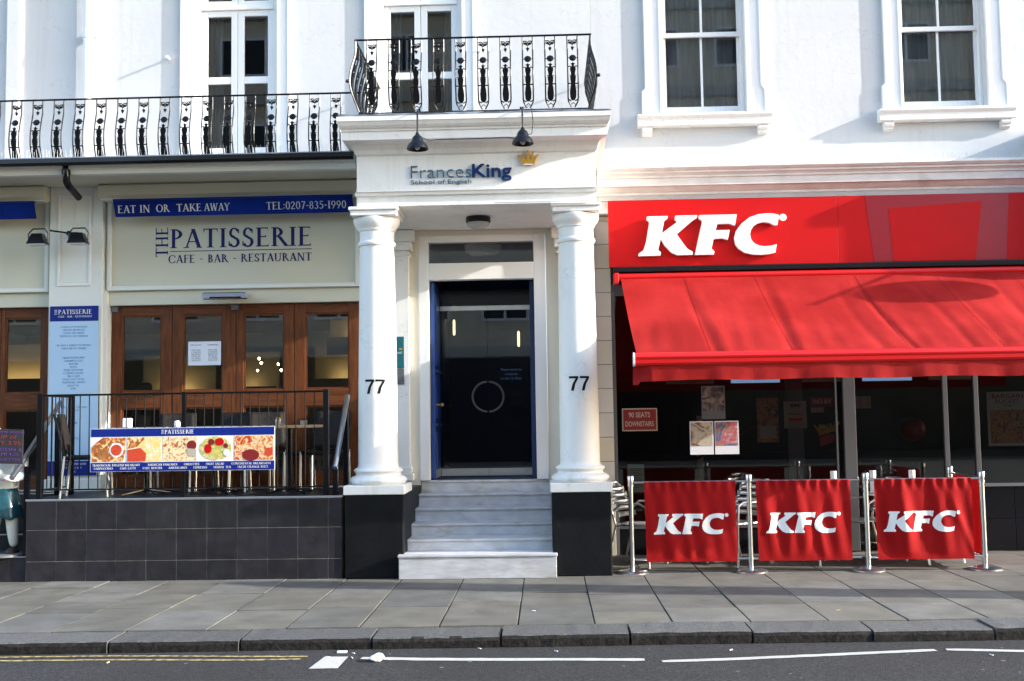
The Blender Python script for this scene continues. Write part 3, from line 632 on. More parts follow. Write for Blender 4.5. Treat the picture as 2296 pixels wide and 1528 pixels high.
m = MB(); m.tube([(.52, 11.08, 5.56), (.56, 11.03, 5.3), (.60, 10.97, 5.05)], .003, 4)

# ------------------------------------------------------------------ porch
PO = thing('portico', 'white porch with two round columns and marble steps', 'portico', (-.715, 11.2, 0))
CX = [-1.775, .343]; CY = 11.50
for cx in CX:
    MB().box(cx - .30, cx + .30, 11.2, 12.82, 0, .845).build('plinth', 'black_plinth', PO, bevel=.012)
    MB().box(cx - .315, cx + .315, 11.185, 11.815, .847, .94).build('plinth_cap', 'white_stone', PO, bevel=.008)
    prof = [(.27, .942)]
    prof += [(.27 + .032 * math.sin(math.pi * i / 8), .945 + .075 * i / 8) for i in range(9)]
    prof += [(.258, 1.022), (.235, 1.035), (.232, 1.05), (.245, 1.058)]
    prof += [(.235 + .022 * math.sin(math.pi * i / 6), 1.06 + .045 * i / 6) for i in range(7)]
    prof += [(.222, 1.108), (.212, 1.125), (.208, 1.16)]
    prof += [(.208 - .026 * (i / 8) ** 1.5, 1.16 + (3.43 - 1.16) * i / 8) for i in range(1, 9)]
    prof += [(.182, 3.44), (.196, 3.445), (.204, 3.46), (.204, 3.475), (.196, 3.49), (.184, 3.495), (.183, 3.60), (.197, 3.605), (.20, 3.625), (.212, 3.64), (.232, 3.665), (.246, 3.70), (.248, 3.735), (.235, 3.745)]
    c = MB().lathe(prof, cx, CY, 56).build('column', 'white_stone', PO, smooth=True)
    m = MB(); m.box(cx - .245, cx + .245, CY - .245, CY + .245, 3.744, 3.80); m.box(cx - .262, cx + .262, CY - .262, CY + .262, 3.80, 3.838)
    m.build('abacus', 'white_stone', PO, bevel=.01)
    r = .2055
    for dx in (-.104, .008):
        m = MB()
        def seven(q, nu, nv):
            def f(u, v):
                a = [(q[0][i] * (1 - u) + q[1][i] * u) for i in (0, 1)]; b = [(q[3][i] * (1 - u) + q[2][i] * u) for i in (0, 1)]
                X = dx + a[0] * (1 - v) + b[0] * v; return (cx + X, CY - math.sqrt(r * r - X * X), 1.88 + a[1] * (1 - v) + b[1] * v)
            m.grid(f, nu, nv)
        seven([(0, .127), (.096, .127), (.096, .15), (0, .15)], 6, 1)
        seven([(.018, 0), (.048, 0), (.064, .07), (.036, .07)], 2, 4); seven([(.036, .07), (.064, .07), (.096, .1268), (.068, .1268)], 2, 4)
        m.build('numeral', 'black_matt', c)
    # responds against the back wall
    p = MB().box(cx - .18, cx + .18, 12.74, 12.829, .90, 3.60).build('pilaster', 'white_stone', PO, bevel=.005)
    MB().box(cx - .20, cx + .20, 12.72, 12.829, 3.53, 3.56).build('astragal', 'white_stone', p, bevel=.008)
    m = MB(); m.box(cx - .22, cx + .22, 12.70, 12.828, 3.60, 3.70); m.box(cx - .25, cx + .25, 12.67, 12.829, 3.70, 3.835); m.build('capital', 'white_stone', p, bevel=.008)
    m = MB(); m.box(cx - .22, cx + .22, 12.70, 12.829, .90, .99); m.box(cx - .20, cx + .20, 12.72, 12.828, .99, 1.06); m.build('base', 'white_stone', p, bevel=.008)
prof = [(0, 3.842), (0, 3.945), (.028, 3.952), (.034, 3.985), (0, 3.99), (0, 4.375), (.03, 4.39), (.05, 4.43), (.10, 4.475), (.19, 4.49), (.235, 4.492), (.235, 4.575), (.25, 4.58), (.255, 4.60), (.27, 4.605), (.295, 4.63), (.312, 4.665), (.322, 4.668), (.325, 4.715)]
sweep_u(MB(), -1.95, .56, 11.28, 12.795, prof, .47).build('entablature', 'white_stone', PO)
m2 = MB().box(-2.09, .70, 10.985, 12.79, 4.717, 4.745)
m2.build('lead_roof', 'lead', PO)
m = MB(); m.grid(lambda u, v: (-2.105 + 2.82 * u, 10.97 + .25 * v + .012 * math.sin(u * 31), 4.735 + .035 * v ** .6 + .010 * math.sin(u * 23 + v) + .006 * math.sin(u * 71)), 110, 5)
m.build('lead_flashing', 'lead', PO, smooth=True)
spikes(-1.5, -.9, 11.6, 4.77, .16, .05, PO, lean=.1)
spikes(-1.95, .55, 11.245, 3.99, .05, .05, PO, lean=.2)
spikes(-.5, .5, 11.22, 3.845, .03, .02, PO, lean=.2)
# steps
tz = [.245, .36, .487, .622, .758, .893]; ty = [11.13, 11.49, 11.84, 12.19, 12.54, 12.86]
for i in range(6):
    xa, xb = (-1.474, .042)
    if i == 0:
        m = MB(); m.box(-1.515, .078, 11.11, 11.183, 0, tz[0] - .03); m.box(xa, xb, 11.184, 11.80, 0, tz[0] - .031); st = m.build('step', 'marble_worn_dim', PO, bevel=.006)
        MB().box(-1.525, .088, 11.098, 11.183, tz[0] - .029, tz[0]).build('nosing', 'marble_worn_dim', st, bevel=.007); MB().box(xa, xb, 11.1835, 11.6, tz[0] - .029, tz[0] - .0005).build('tread', 'marble', st)
    else:
        st = MB().box(xa, xb, ty[i], 12.86 if i < 5 else 12.95, tz[i - 1] - .002 if i else 0, tz[i] - .026).build('step', 'marble', PO, bevel=.004)
        MB().box(xa, xb, ty[i] - .018, min(ty[i] + .5, 12.95), tz[i] - .025, tz[i]).build('tread', 'marble', st, bevel=.006)
# door surround
dm = MB(); yf = 12.80
dm.box(-1.483, -1.371, yf, 12.93, .895, 3.78); dm.box(-.122, .018, yf, 12.93, .895, 3.78)
dm.box(-1.371, -.122, yf + .001, 12.929, 3.695, 3.78); dm.box(-1.371, -.122, yf + .001, 12.929, 3.25, 3.448)
ds = dm.build('door_surround', 'white_paint', PO, bevel=.006)
MB().box(-1.371, -.122, yf + .05, yf + .056, 3.448, 3.695).build('fanlight_pane', 'glass', ds)
lm = thing('bulkhead_lamp', 'round black bulkhead lamp with ribbed glass on the porch ceiling', 'lamp', (-.72, 12.0, 3.84))
MB().lathe([(.135, 3.838), (.14, 3.83), (.14, 3.785), (.13, 3.775)][::-1], -.72, 12.0, 28).build('body', 'black_gloss', lm, smooth=True)
MB().lathe([(.02, 3.715), (.09, 3.722), (.12, 3.745), (.125, 3.774)], -.72, 12.0, 28).build('diffuser', 'lamp_glass', lm, smooth=True)
# entrance hall beyond
room('entrance_hall', -1.372, -.121, 12.94, 15.5, .89, 3.72, 'blue_room', PO)
bd = thing('entrance_door', 'blue panelled front door folded back inside the porch doorway', 'door', (-1.35, 12.95, .9))
m = MB(); m.box(-1.365, -1.315, 12.95, 13.55, .905, 3.24); bl = m.build('leaf', 'blue_door', bd, bevel=.004)
for za, zb in ((1.02, 1.45), (1.62, 2.1), (2.25, 3.1)):
    m = MB(); m.box(-1.316, -1.302, 13.05, 13.45, za, zb); m.build('door_panel', 'blue_door', bd, bevel=.012)
for z in (1.54, 2.18): MB().box(-1.314, -1.285, 12.97, 13.53, z - .015, z + .015).build('moulding', 'blue_door', bd, bevel=.008)
MB().box(-1.3135, -1.31, 12.96, 13.54, .91, 1.01).build('kick_plate', 'alu', bd)
m = MB(); m.cyl((-1.314, 13.06, 1.78), (-1.26, 13.06, 1.78), .012, n=8); m.ell((-1.245, 13.06, 1.78), (.026, 0, .026), 10, 6); m.build('door_knob', 'brass', bd, smooth=True)
MB().box(-.178, -.126, 12.95, 13.55, .905, 3.24).build('side_panel', 'blue_room', PO, bevel=.004)
MB().lathe([(.16, 3.60), (.22, 3.64), (.23, 3.71)], -.74, 13.2, 24).build('ceiling_light', 'lamp_glass', PO, smooth=True)
gd = thing('glass_doors', 'dark double glass inner doors with a split ring handle', 'door', (-.72, 13.62, .9))
MB().box(-1.366, -.126, 13.58, 13.66, 3.02, 3.22).build('head', 'black_gloss', gd)
for a, b, s in ((-1.31, -.722, -1), (-.718, -.182, 1)):
    MB().box(a, b, 13.60, 13.612, 1.0, 3.02).build('pane', 'glass_shop', gd)
    MB().box(a, b, 13.585, 13.627, .905, .995).build('kick_plate', 'alu', gd)
    MB().box(a, b, 13.585, 13.627, 2.96, 3.015).build('top_rail', 'alu', gd)
    m = MB(); cx0 = -.72 + s * .008
    pts = [(cx0 + s * .185 * math.sin(R(t)), 13.565, 1.877 + .185 * math.cos(R(t))) for t in range(2, 179, 8)]
    m.tube(pts, .013, 8); m.build('ring_handle', 'alu_frame', gd, smooth=True)
tx = MB()
for i, s in enumerate(('Please come to', 'reception', 'on the 1st floor')):
    q = btext(s, -.43, 2.20 - .055 * i, 13.598, .03, align='c', d=.001); tx.add(q.v, q.f)
tx.build('lettering', 'menu_ink', gd)
for x, z in ((-1.27, 2.885), (-.37, 2.71)): MB().lathe([(.01, z - .11), (.018, z - .09), (.018, z + .09), (.01, z + .11)], x, 15.2, 10).build('wall_light', 'dim_light', PO, smooth=True)
# ------------------------------------------------------------------ school lettering, crown and sign lamps
LS = thing('school_sign', 'raised navy letters of the school name under the sign lamps', 'sign', (-.85, 11.27, 4.05))
btext('Frances', -1.378, 4.128, 11.272, .142, .635, d=.014, offset=-.016).build('lettering', 'navy_thin', LS)
btext('King', -.735, 4.128, 11.272, .142, .414, d=.02, offset=.018).build('lettering', 'blue_bold', LS)
btext('School of English', -1.378, 4.066, 11.272, .046, .634, d=.008, offset=-.006).build('lettering', 'navy_thin', LS)
CR = thing('crown_emblem', 'golden five-pointed crown emblem above the school name', 'emblem', (-.155, 11.27, 4.25))
m = MB(); cx, z0 = -.145, 4.235
m.prism([(cx - .066, z0 + .012), (cx - .035, z0 + .002), (cx + .035, z0 + .002), (cx + .066, z0 + .012), (cx + .07, z0 + .045), (cx + .104, z0 + .108), (cx + .098, z0 + .11), (cx + .06, z0 + .068), (cx + .052, z0 + .128), (cx + .046, z0 + .128), (cx + .030, z0 + .068), (cx + .014, z0 + .07), (cx + .003, z0 + .155), (cx - .003, z0 + .155), (cx - .014, z0 + .07), (cx - .030, z0 + .068), (cx - .046, z0 + .128), (cx - .052, z0 + .128), (cx - .06, z0 + .068), (cx - .098, z0 + .11), (cx - .104, z0 + .108), (cx - .07, z0 + .045)], 11.245, 11.272)
for dx, dz in ((-.102, .108), (-.05, .128), (0, .157), (.05, .128), (.102, .108)): m.cyl((cx + dx, 11.242, z0 + dz), (cx + dx, 11.274, z0 + dz), .0085, n=10)
m.build('body', 'gold', CR)
m = MB(); m.prism([(cx - .06, z0 + .010), (cx - .03, z0 + .004), (cx + .03, z0 + .004), (cx + .06, z0 + .010), (cx + .03, z0 + .018), (cx - .03, z0 + .018)], 11.241, 11.244); m.build('oval', 'white_sign', CR)
for k, (lx, ww, dz) in enumerate(((-1.25, 'lamp nearer the cafe', .0), (-.19, 'lamp above the golden crown', .03))):
    L = thing('sign_lamp', 'black bell-shaped sign ' + ww, 'lamp', (lx, 10.98, 4.72), 'lamps over the school name')
    m = MB(); m.tube([(lx - .01, 11.02, 4.77), (lx - .008, 10.93, 4.76), (lx - .004, 10.84, 4.72), (lx, 10.80, 4.64), (lx, 10.79, 4.47)], .0085, 8); m.box(lx - .03, lx + .01, 10.985, 11.05, 4.765, 4.785); m.build('arm', 'black_gloss', L, smooth=True)
    m = MB(); m.lathe([(r_, z_ + dz) for r_, z_ in [(.012, 4.49), (.018, 4.475), (.026, 4.46), (.045, 4.445), (.058, 4.42), (.062, 4.40), (.064, 4.395), (.088, 4.375), (.104, 4.345), (.110, 4.318), (.107, 4.316), (.085, 4.36), (.05, 4.39)]], lx, 10.79, 32); m.build('shade', 'black_gloss', L, smooth=True)
    MB().ell((lx, 10.79, 4.345 + dz), (.03, 0, .035), 10, 6).build('lamp_bulb', 'lamp_glass', L, smooth=True)
CB = MB(); CB.tube([(-1.22, 10.82, 4.45), (-1.14, 10.93, 4.44), (-1.08, 11.035, 4.475), (-.7, 11.037, 4.478), (-.35, 11.036, 4.48), (-.27, 10.98, 4.455), (-.21, 10.84, 4.45)], .006, 6)
CB.tube([(-.15, 10.83, 4.45), (-.10, 10.87, 4.47), (-.085, 10.92, 4.60), (-.095, 10.94, 4.73), (-.1, 11.0, 4.77)], .005, 6)
tag(CB.build('lamp_cable', 'rubber', None, True), 'black cable strung between the two sign lamps', 'cable')

# ------------------------------------------------------------------ cafe: terrace
TE = thing('terrace', 'raised cafe terrace faced with dark slate tiles', 'terrace', (-3.7, 11.22, 0))
MB().box(-5.385, -2.12, 11.2275, 12.72, 0, .828).build('platform', 'grout', TE)
MB().box(-5.38, -2.10, 11.236, 12.719, .829, .838).build('floor', 'slate_tile', TE)
MB().box(-5.395, -2.10, 11.215, 11.235, .822, .842).build('edge_trim', 'alu', TE, bevel=.003)
tx = [-5.385 + .3135 * i for i in range(11)] + [-2.115]; tzs = [0, .205, .525, .82]
for i in range(11):
    for j in range(3):
        e = random.uniform(0, .003); q = .003
        MB().box(tx[i] + q, tx[i + 1] - q, 11.222 - e, 11.235, tzs[j] + q, tzs[j + 1] - q).build('tile', 'slate_tile', TE, bevel=.003)
for j in range(3):
    for k in range(4):
        MB().box(-5.398, -5.386, 11.24 + .32 * k, 11.24 + .32 * k + .312, tzs[j] + .003, tzs[j + 1] - .003).build('tile', 'slate_tile', TE, bevel=.003)
SS = thing('cafe_steps', 'dark slate steps climbing to the cafe door beside the terrace', 'steps', (-6.5, 11.3, 0))
for i, (y, z) in enumerate(((11.25, .25), (11.58, .447), (11.9, .643), (12.22, .838))):
    MB().box(-8.2, -5.40, y, 12.72, (0 if i == 0 else z - .196), z - .002).build('step', 'slate_tile', SS, bevel=.004)
    MB().box(-8.2, -5.40, y - .006, y + .04, z - .0015, z + .006).build('nosing', 'alu', SS)
# terrace railing
TR = thing('terrace_railing', 'thin black metal bar railing around the cafe terrace', 'railing', (-3.8, 11.30, .84))
for x, y in ((-5.29, 11.30), (-3.775, 11.30), (-2.285, 11.30), (-5.27, 12.0)):
    w = .028 if x != -3.775 else .02
    MB().box(x - w, x + w, y - w, y + w, .84, 1.935).build('post', 'cast_iron', TR, bevel=.004)
m = MB(); m.box(-5.262, -3.797, 11.29, 11.31, 1.905, 1.925); m.box(-3.753, -2.313, 11.29, 11.31, 1.905, 1.925); m.box(-5.28, -5.26, 11.33, 11.971, 1.905, 1.925); m.build('top_rail', 'cast_iron', TR)
m = MB(); m.box(-5.262, -3.797, 11.292, 11.308, .925, .94); m.box(-3.753, -2.313, 11.292, 11.308, .925, .94); m.box(-5.278, -5.262, 11.33, 11.971, .925, .94); m.build('bottom_rail', 'black_gloss', TR)
BAR = MB().cyl((0, 0, .941), (0, 0, 1.904), .006, n=6).mesh('bar'); BAR.materials.append(M['black_matt'])
for i in range(14): put('bar', BAR, None, TR, rel=(-5.262 + .0977 * (i + 1) + 3.8, 0, -.84))
for i in range(14): put('bar', BAR, None, TR, rel=(-3.753 + .096 * (i + 1) + 3.8, 0, -.84))
for i in range(6): put('bar', BAR, None, TR, rel=(-5.27 + 3.8, .03 + .0915 * (i + 1), -.84))
# handrails
def handrail(p0, p1, label, posts):
    h = thing('handrail', label, 'handrail', (p0[0], p0[1], .84))
    m = MB(); m.cyl(p0, p1, .027, n=16); m.build('tube', 'steel', h, smooth=True)
    for (x, y, z0, z1) in posts:
        MB().box(x - .026, x + .026, y - .026, y + .026, z0, z1 - .1).build('post', 'black_gloss', h, bevel=.003)
        m = MB(); m.cyl((x, y, z1 - .1), (x, y, z1 - .01), .012, n=8); m.build('bracket', 'steel', h)
handrail((-5.46, 11.05, 1.07), (-5.46, 12.15, 1.86), 'sloping steel handrail beside the waiter statue', [(-5.44, 11.34, .25, 1.28), (-5.44, 12.05, .65, 1.79)])
handrail((-2.19, 11.27, 1.12), (-2.19, 12.02, 1.88), 'sloping steel handrail against the porch column', [(-2.2, 11.36, .84, 1.21), (-2.2, 11.95, .84, 1.81)])
# food banner on the railing
FB = thing('food_banner', 'blue and white banner of five food pictures tied to the terrace railing', 'banner', (-3.77, 11.27, 1.11))
plate(-4.745, -2.813, 1.113, 1.560, 11.268, .008).build('board', 'white_sign', FB)
plate(-4.738, -2.818, 1.475, 1.556, 11.265, .003).build('header', 'blue_sign', FB); plate(-4.738, -2.818, 1.117, 1.208, 11.265, .003).build('footer', 'blue_sign', FB)
tx_ = MB(); stext(tx_, 'PATISSERIE', -3.965, 1.497, .042, 11.265, .31, d=.001); stext(tx_, 'THE', -3.975, 1.495, .022, 11.265, .05, d=.001, vertical=True); plate(-3.965, -3.655, 1.4895, 1.4915, 11.2635, .001)
stext(tx_, 'TRADITIONAL ENGLISH BREAKFAST', -4.72, 1.170, .022, 11.265, .50, d=.001); stext(tx_, 'AMERICAN PANCAKES', -4.14, 1.170, .022, 11.265, .31, d=.001); stext(tx_, 'OMELETTES', -3.76, 1.171, .022, 11.265, .16, d=.001); stext(tx_, 'FRUIT SALAD', -3.53, 1.171, .022, 11.265, .19, d=.001); stext(tx_, 'CONTINENTAL BREAKFASTS', -3.265, 1.171, .022, 11.265, .41, d=.001)
for s, a, w in (('CAPPUCCINO', -4.705, .20), ('CAFE LATTE', -4.43, .17), ('CAFE MOCHA', -4.19, .20), ('AMERICANO', -3.92, .19), ('ESPRESSO', -3.66, .14), ('HERBAL TEA', -3.45, .18), ('FRESH ORANGE JUICE', -3.20, .32)): stext(tx_, s, a, 1.136, .022, 11.265, w, d=.001)
tx_.build('lettering', 'pale_letter', FB)
CREAM, YEL, RED, BRN, WHT, ORG = (.80, .68, .42), (.75, .55, .12), (.55, .03, .015), (.22, .07, .02), (.8, .78, .72), (.62, .20, .04)
photo_mat('food0', [YEL, CREAM, ORG, BRN, ORG], 16, 1.0); photo_mat('food1', [CREAM, YEL, CREAM, WHT], 22, 2.0); photo_mat('food2', [BRN, ORG, CREAM, CREAM, BRN], 22, 3.0)
photo_mat('food3', [CREAM, YEL, (.35, .4, .08), CREAM, RED], 14, 4.0); photo_mat('food4', [BRN, RED, ORG, CREAM, ORG, RED], 15, 5.0); photo_mat('sauce', [RED, (.6, .08, .03), RED], 30, 6.0)
px = [(-4.732, -4.375), (-4.355, -4.00), (-3.985, -3.63), (-3.60, -3.265), (-3.235, -2.83)]
for i, (a, b) in enumerate(px):
    w = b - a; z0, z1 = 1.217, 1.466; y = 11.2655
    if i == 0: pts = [(a, z0), (b - .02, z0), (b, z0 + .12), (b, z1), (a + .12, z1), (a + .05, z1 - .05), (a, z1 - .1)]
    elif i == 3: pts = [(a + w / 2 + w / 2 * math.cos(R(t)), (z0 + z1) / 2 + .124 * math.sin(R(t))) for t in range(0, 360, 18)]
    else: pts = [(a, z0), (b, z0), (b, z1), (a, z1)]
    MB().prism(pts, y, 11.268).build('food_picture', 'food%d' % i, FB)
    def disc(cx, cz, r, mat, yy, sx=1): MB().prism([(cx + r * sx * math.cos(R(t)), cz + r * math.sin(R(t))) for t in range(0, 360, 20)], yy, yy + .001).build('food_detail', mat, FB)
    if i == 0: disc(a + .262, z0 + .12, .075, 'white_sign', 11.264); disc(a + .262, z0 + .12, .058, 'sauce', 11.2625); disc(a + .12, z0 + .08, .055, 'fried', 11.2645, 1.1)
    if i == 1: MB().prism([(a, z0), (a + .19, z0), (a + .2, z0 + .08), (a + .14, z0 + .14), (a, z0 + .12)], 11.264, 11.2655).build('food_detail', 'sauce', FB); MB().prism([(a, z0 + .13), (a + .1, z0 + .15), (a + .18, z1 - .02), (a + .17, z1), (a, z1)], 11.2641, 11.2656).build('food_detail', 'food0', FB)
    if i == 2: disc(b - .05, z1 - .09, .05, 'maroon_sign', 11.264); MB().prism([(b - .09, z1 - .20), (b, z1 - .21), (b, z1 - .13), (b - .10, z1 - .12)], 11.2632, 11.2645).build('food_detail', 'paper_cream', FB)
    if i == 3: disc(a + .09, z0 + .12, .05, 'kfc_red', 11.264, .8); disc(a + .125, z0 + .19, .033, 'maroon_sign', 11.263); disc(a + .21, z0 + .19, .04, 'kfc_red', 11.2635, 1.2); disc(b - .06, z0 + .15, .025, 'maroon_sign', 11.263); disc(b - .05, z0 + .08, .035, 'pale_letter', 11.2625)
    if i == 4: disc(a + .17, z0 + .05, .06, 'maroon_sign', 11.264, 1.5); disc(b - .045, z0 + .08, .045, 'sauce', 11.264)

# menu board on the pier
MN = thing('menu_board', 'tall pale blue menu board fixed to the cafe pier', 'board', (-5.48, 12.53, 1.02))
plate(-5.772, -5.195, 1.02, 2.99, 12.524, .008).build('board', 'pale_blue', MN)
plate(-5.770, -5.197, 2.812, 2.988, 12.521, .003).build('header', 'blue_sign', MN); plate(-5.770, -5.197, 1.022, 1.19, 12.521, .003).build('footer', 'blue_sign', MN)
t = MB(); stext(t, 'PATISSERIE', -5.672, 2.895, .052, 12.521, .40, d=.001); stext(t, 'THE', -5.685, 2.885, .03, 12.521, .07, d=.001, vertical=True); stext(t, 'CAFE - BAR - RESTAURANT', -5.672, 2.855, .022, 12.521, .40, d=.001)
for i, s in enumerate(('TAKE AWAY AND ROAD', 'EAT IN ALL DAY', 'MENU')): stext(t, s, -5.48, 1.145 - .045 * i, .022, 12.521, None, d=.001, align='c')
t.build('lettering', 'pale_letter', MN)
t = MB(); z = 2.735
for s in ('A RANGE OF TRADITIONAL', 'ENGLISH BREAKFASTS', 'LUNCH AND DINNER', 'SERVED ALL DAY EVERYDAY', '', '', 'WE HAVE A VARIETY OF PASTRIES', 'CAKES AND ICE CREAMS', '', '', 'AMERICAN PANCAKES', 'SCRAMBLED EGGS', 'BURGERS', "PIZZA'S", 'PENNE NAPOLITAN', '1.2 CHICKEN BREAST', 'FISH & CHIPS', 'HOUSE FILLET STEAK', 'TRADITIONAL CURRIES', 'BAGUETTES', 'SOUP', '', 'TAKE A LOOK AT OUR FULL MENU', '', '', '', 'PLEASE ASK FOR THE CAKES', 'OF THE DAY', '', '', '', 'WELCOME', '', '', '', '', 'THANK YOU'):
    if s: stext(t, s, -5.484, z, .021, 12.524, None, d=.001, align='c', sx=.92)
    z -= .036
t.build('lettering', 'menu_ink', MN)
# cafe fascia signs
def cafe_fascia(x0, x1, label, loc):
    f = thing('fascia_sign', label, 'sign', loc)
    MB().box(x0, x1, 12.64, 12.95, 3.166, 4.394).build('panel', 'fascia_beige', f)
    m = MB(); frame_rect(m, x0 + .03, x1 - .03, 3.17, 4.38, .05, 12.60, 12.639); m.build('frame', 'sage_trim', f, bevel=.008)
    return f
FS = cafe_fascia(-5.168, -2.121, 'beige cafe fascia with navy lettering between pier and porch', (-3.65, 12.64, 3.17))
for s, xa, za, h, w, vv in (('PATISSERIE', -4.40, 3.665, .225, 1.685, False), ('THE', -4.425, 3.56, .145, .36, True), ('CAFE - BAR - RESTAURANT', -4.42, 3.487, .095, 1.70, False)):
    stext(MB(), s, xa, za, h, 12.64, w, d=.004, vertical=vv).build('lettering', 'navy_letter', FS)
MB().box(-4.40, -2.72, 12.636, 12.6398, 3.622, 3.630).build('underline', 'navy_letter', FS)
cafe_fascia(-8.4, -5.802, 'blank beige cafe fascia beyond the pier and its floodlights', (-7, 12.64, 3.17))
for x0, x1, sx0, sx1, nm in ((-5.165, -2.125, -4.975, -2.19, 'rolled awning with blue lettered valance above the cafe doors'), (-8.4, -5.805, -8.2, -5.9, 'rolled awning with plain blue valance beyond the cafe pier')):
    A = thing('cafe_awning', nm, 'awning', ((x0 + x1) / 2, 12.5, 4.2))
    MB().prism_x([(12.42, 4.235), (12.38, 4.26), (12.37, 4.37), (12.40, 4.392), (12.598, 4.392), (12.598, 4.235)], x0, x1).build('cassette', 'fascia_beige', A, bevel=.004)
    MB().box(x0 + .02, x1 - .02, 12.43, 12.59, 4.215, 4.234).build('roller', 'sage_trim', A)
    m = MB(); m.grid(lambda u, v: (sx0 + (sx1 - sx0) * u + .02 * (1 - v), 12.36 + .025 * (1 - v) + .004 * math.sin(u * 31) * (1 - v), 4.0 + .185 * v), 60, 4); m.build('valance', 'blue_cloth', A, smooth=True)
    MB().box(sx0, sx1, 12.35, 12.40, 4.186, 4.205).build('front_bar', 'blue_sign', A)
    if sx0 > -5:
        for s, xa, za, w in (('EAT', -4.925, 4.045, .215), ('IN', -4.665, 4.046, .12), ('OR', -4.475, 4.048, .155), ('TAKE', -4.235, 4.05, .29), ('AWAY', -3.915, 4.05, .30), ('TEL:0207-835-1990', -3.19, 4.05, .93)):
            t = stext(MB(), s, xa, za, .085, 12.365, w, d=.003)
            t.v = [(x, y + (4.19 - z) * .13 - .006, z) for x, y, z in t.v]; t.build('lettering', 'pale_letter', A)
# twin floodlights on the pier
for lx, lab in ((-5.72, 'black floodlight on pier bracket aimed at the blank fascia'), (-5.36, 'black floodlight on pier bracket aimed at the lettered fascia')):
    pass
FLD = thing('floodlights', 'pair of black floodlights on one bracket on the cafe pier', 'lamp', (-5.52, 12.55, 3.83))
m = MB(); m.cyl((-5.52, 12.55, 3.83), (-5.52, 12.42, 3.83), .03, n=10); m.tube([(-5.70, 12.33, 3.85), (-5.52, 12.41, 3.83), (-5.38, 12.36, 3.82)], .011, 8); m.build('bracket', 'black_gloss', FLD)
for lx, s in ((-5.80, -1), (-5.33, 1)):
    y = 12.26
    m = MB(); m.add([(lx - .105, y - .09, 3.675), (lx + .105, y - .09, 3.675), (lx + .105, y + .07, 3.675), (lx - .105, y + .07, 3.675), (lx - .06, y - .05, 3.80), (lx + .06, y - .05, 3.80), (lx + .06, y + .04, 3.80), (lx - .06, y + .04, 3.80)], [[0, 3, 2, 1], [4, 5, 6, 7], [0, 1, 5, 4], [1, 2, 6, 5], [2, 3, 7, 6], [3, 0, 4, 7]])
    h = m.build('housing', 'black_gloss', FLD, bevel=.006)
    MB().box(lx - .09, lx + .09, y - .08, y + .06, 3.667, 3.674).build('lamp_glass', 'pale_letter', h)
    m = MB(); m.tube([(lx - .11, y, 3.72), (lx - .115, y, 3.80), (lx - .07, y + .01, 3.86), (lx + .07, y + .01, 3.86), (lx + .115, y, 3.80), (lx + .11, y, 3.72)], .009, 6); m.build('yoke', 'black_gloss', h)
m = MB(); m.tube([(-5.50, 12.545, 3.85), (-5.50, 12.545, 4.39)], .004, 5); m.tube([(-5.29, 12.545, 4.39), (-5.29, 12.545, 3.95), (-5.33, 12.50, 3.98), (-5.40, 12.42, 3.95)], .004, 5); m.build('cable', 'white_paint', FLD)
# heater over the doors
HT = thing('patio_heater', 'silver wall heater above the folding cafe doors', 'heater', (-3.65, 12.6, 3.08))
m = MB(); m.prism_x([(12.60, 3.10), (12.28, 3.09), (12.26, 3.07), (12.30, 3.02), (12.34, 3.01), (12.42, 3.06), (12.60, 3.075)], -3.90, -3.40); m.build('hood', 'alu', HT, bevel=.004)
MB().box(-3.82, -3.46, 12.285, 12.31, 3.022, 3.05).build('grille', 'black_matt', HT)
MB().cyl((-3.80, 12.277, 3.04), (-3.50, 12.277, 3.04), .006, n=6).build('element', 'alu', HT)
# notice on the door
NT = thing('door_notice', 'white paper notice taped inside the cafe door', 'notice', (-4.01, 12.72, 2.28))
plate(-4.205, -3.815, 2.282, 2.562, 12.722, .002).build('sheet', 'paper', NT)
t = MB()
for k, cx in enumerate((-4.11, -3.91)):
    stext(t, 'BREAKFAST' if k == 0 else 'SANDWICHES', cx, 2.515, .014, 12.722, .13, d=.001, align='c')
    for i, s in enumerate(('SPECIAL', 'CAKES', 'BREAKFAST', 'FROM ALL', 'TO ORDER', 'SERVED')): stext(t, s, cx, 2.455 - .024 * i, .014, 12.722, .11, d=.001, align='c')
t.build('lettering', 'print_grey', NT)
# terrace tables and chairs
def make_table(name, label, group, loc, mat_top, h=.73, r=.33, square=True):
    T = thing(name, label, 'table', loc, group); x, y, z = loc
    m = MB()
    if square: m.box(x - r, x + r, y - r * .9, y + r * .9, z + h - .03, z + h)
    else: m.lathe([(r - .01, z + h - .025), (r, z + h - .02), (r, z + h - .006), (r - .006, z + h)], x, y, 32)
    m.build('table_top', mat_top, T, bevel=.004)
    MB().cyl((x, y, z + .02), (x, y, z + h - .03), .03, n=12).build('leg', 'alu' if not square else 'black_gloss', T, smooth=True)
    m = MB()
    for a in range(4):
        m.tube([(x, y, z + .06), (x + .2 * math.cos(R(45 + 90 * a)), y + .2 * math.sin(R(45 + 90 * a)), z + .025), (x + .28 * math.cos(R(45 + 90 * a)), y + .28 * math.sin(R(45 + 90 * a)), z + .012)], .012, 6)
    m.build('foot', 'alu' if not square else 'black_gloss', T)
    return T
make_table('terrace_table', 'terrace table with the white napkin box behind the food banner', 'tables on the cafe terrace', (-4.35, 11.80, .838), 'alu')
make_table('terrace_table', 'terrace table behind the middle of the food banner', 'tables on the cafe terrace', (-3.62, 11.85, .838), 'alu')
make_table('terrace_table', 'wooden-topped terrace table with condiment pots beside the banner', 'tables on the cafe terrace', (-2.78, 11.80, .838), 'stick_wood')
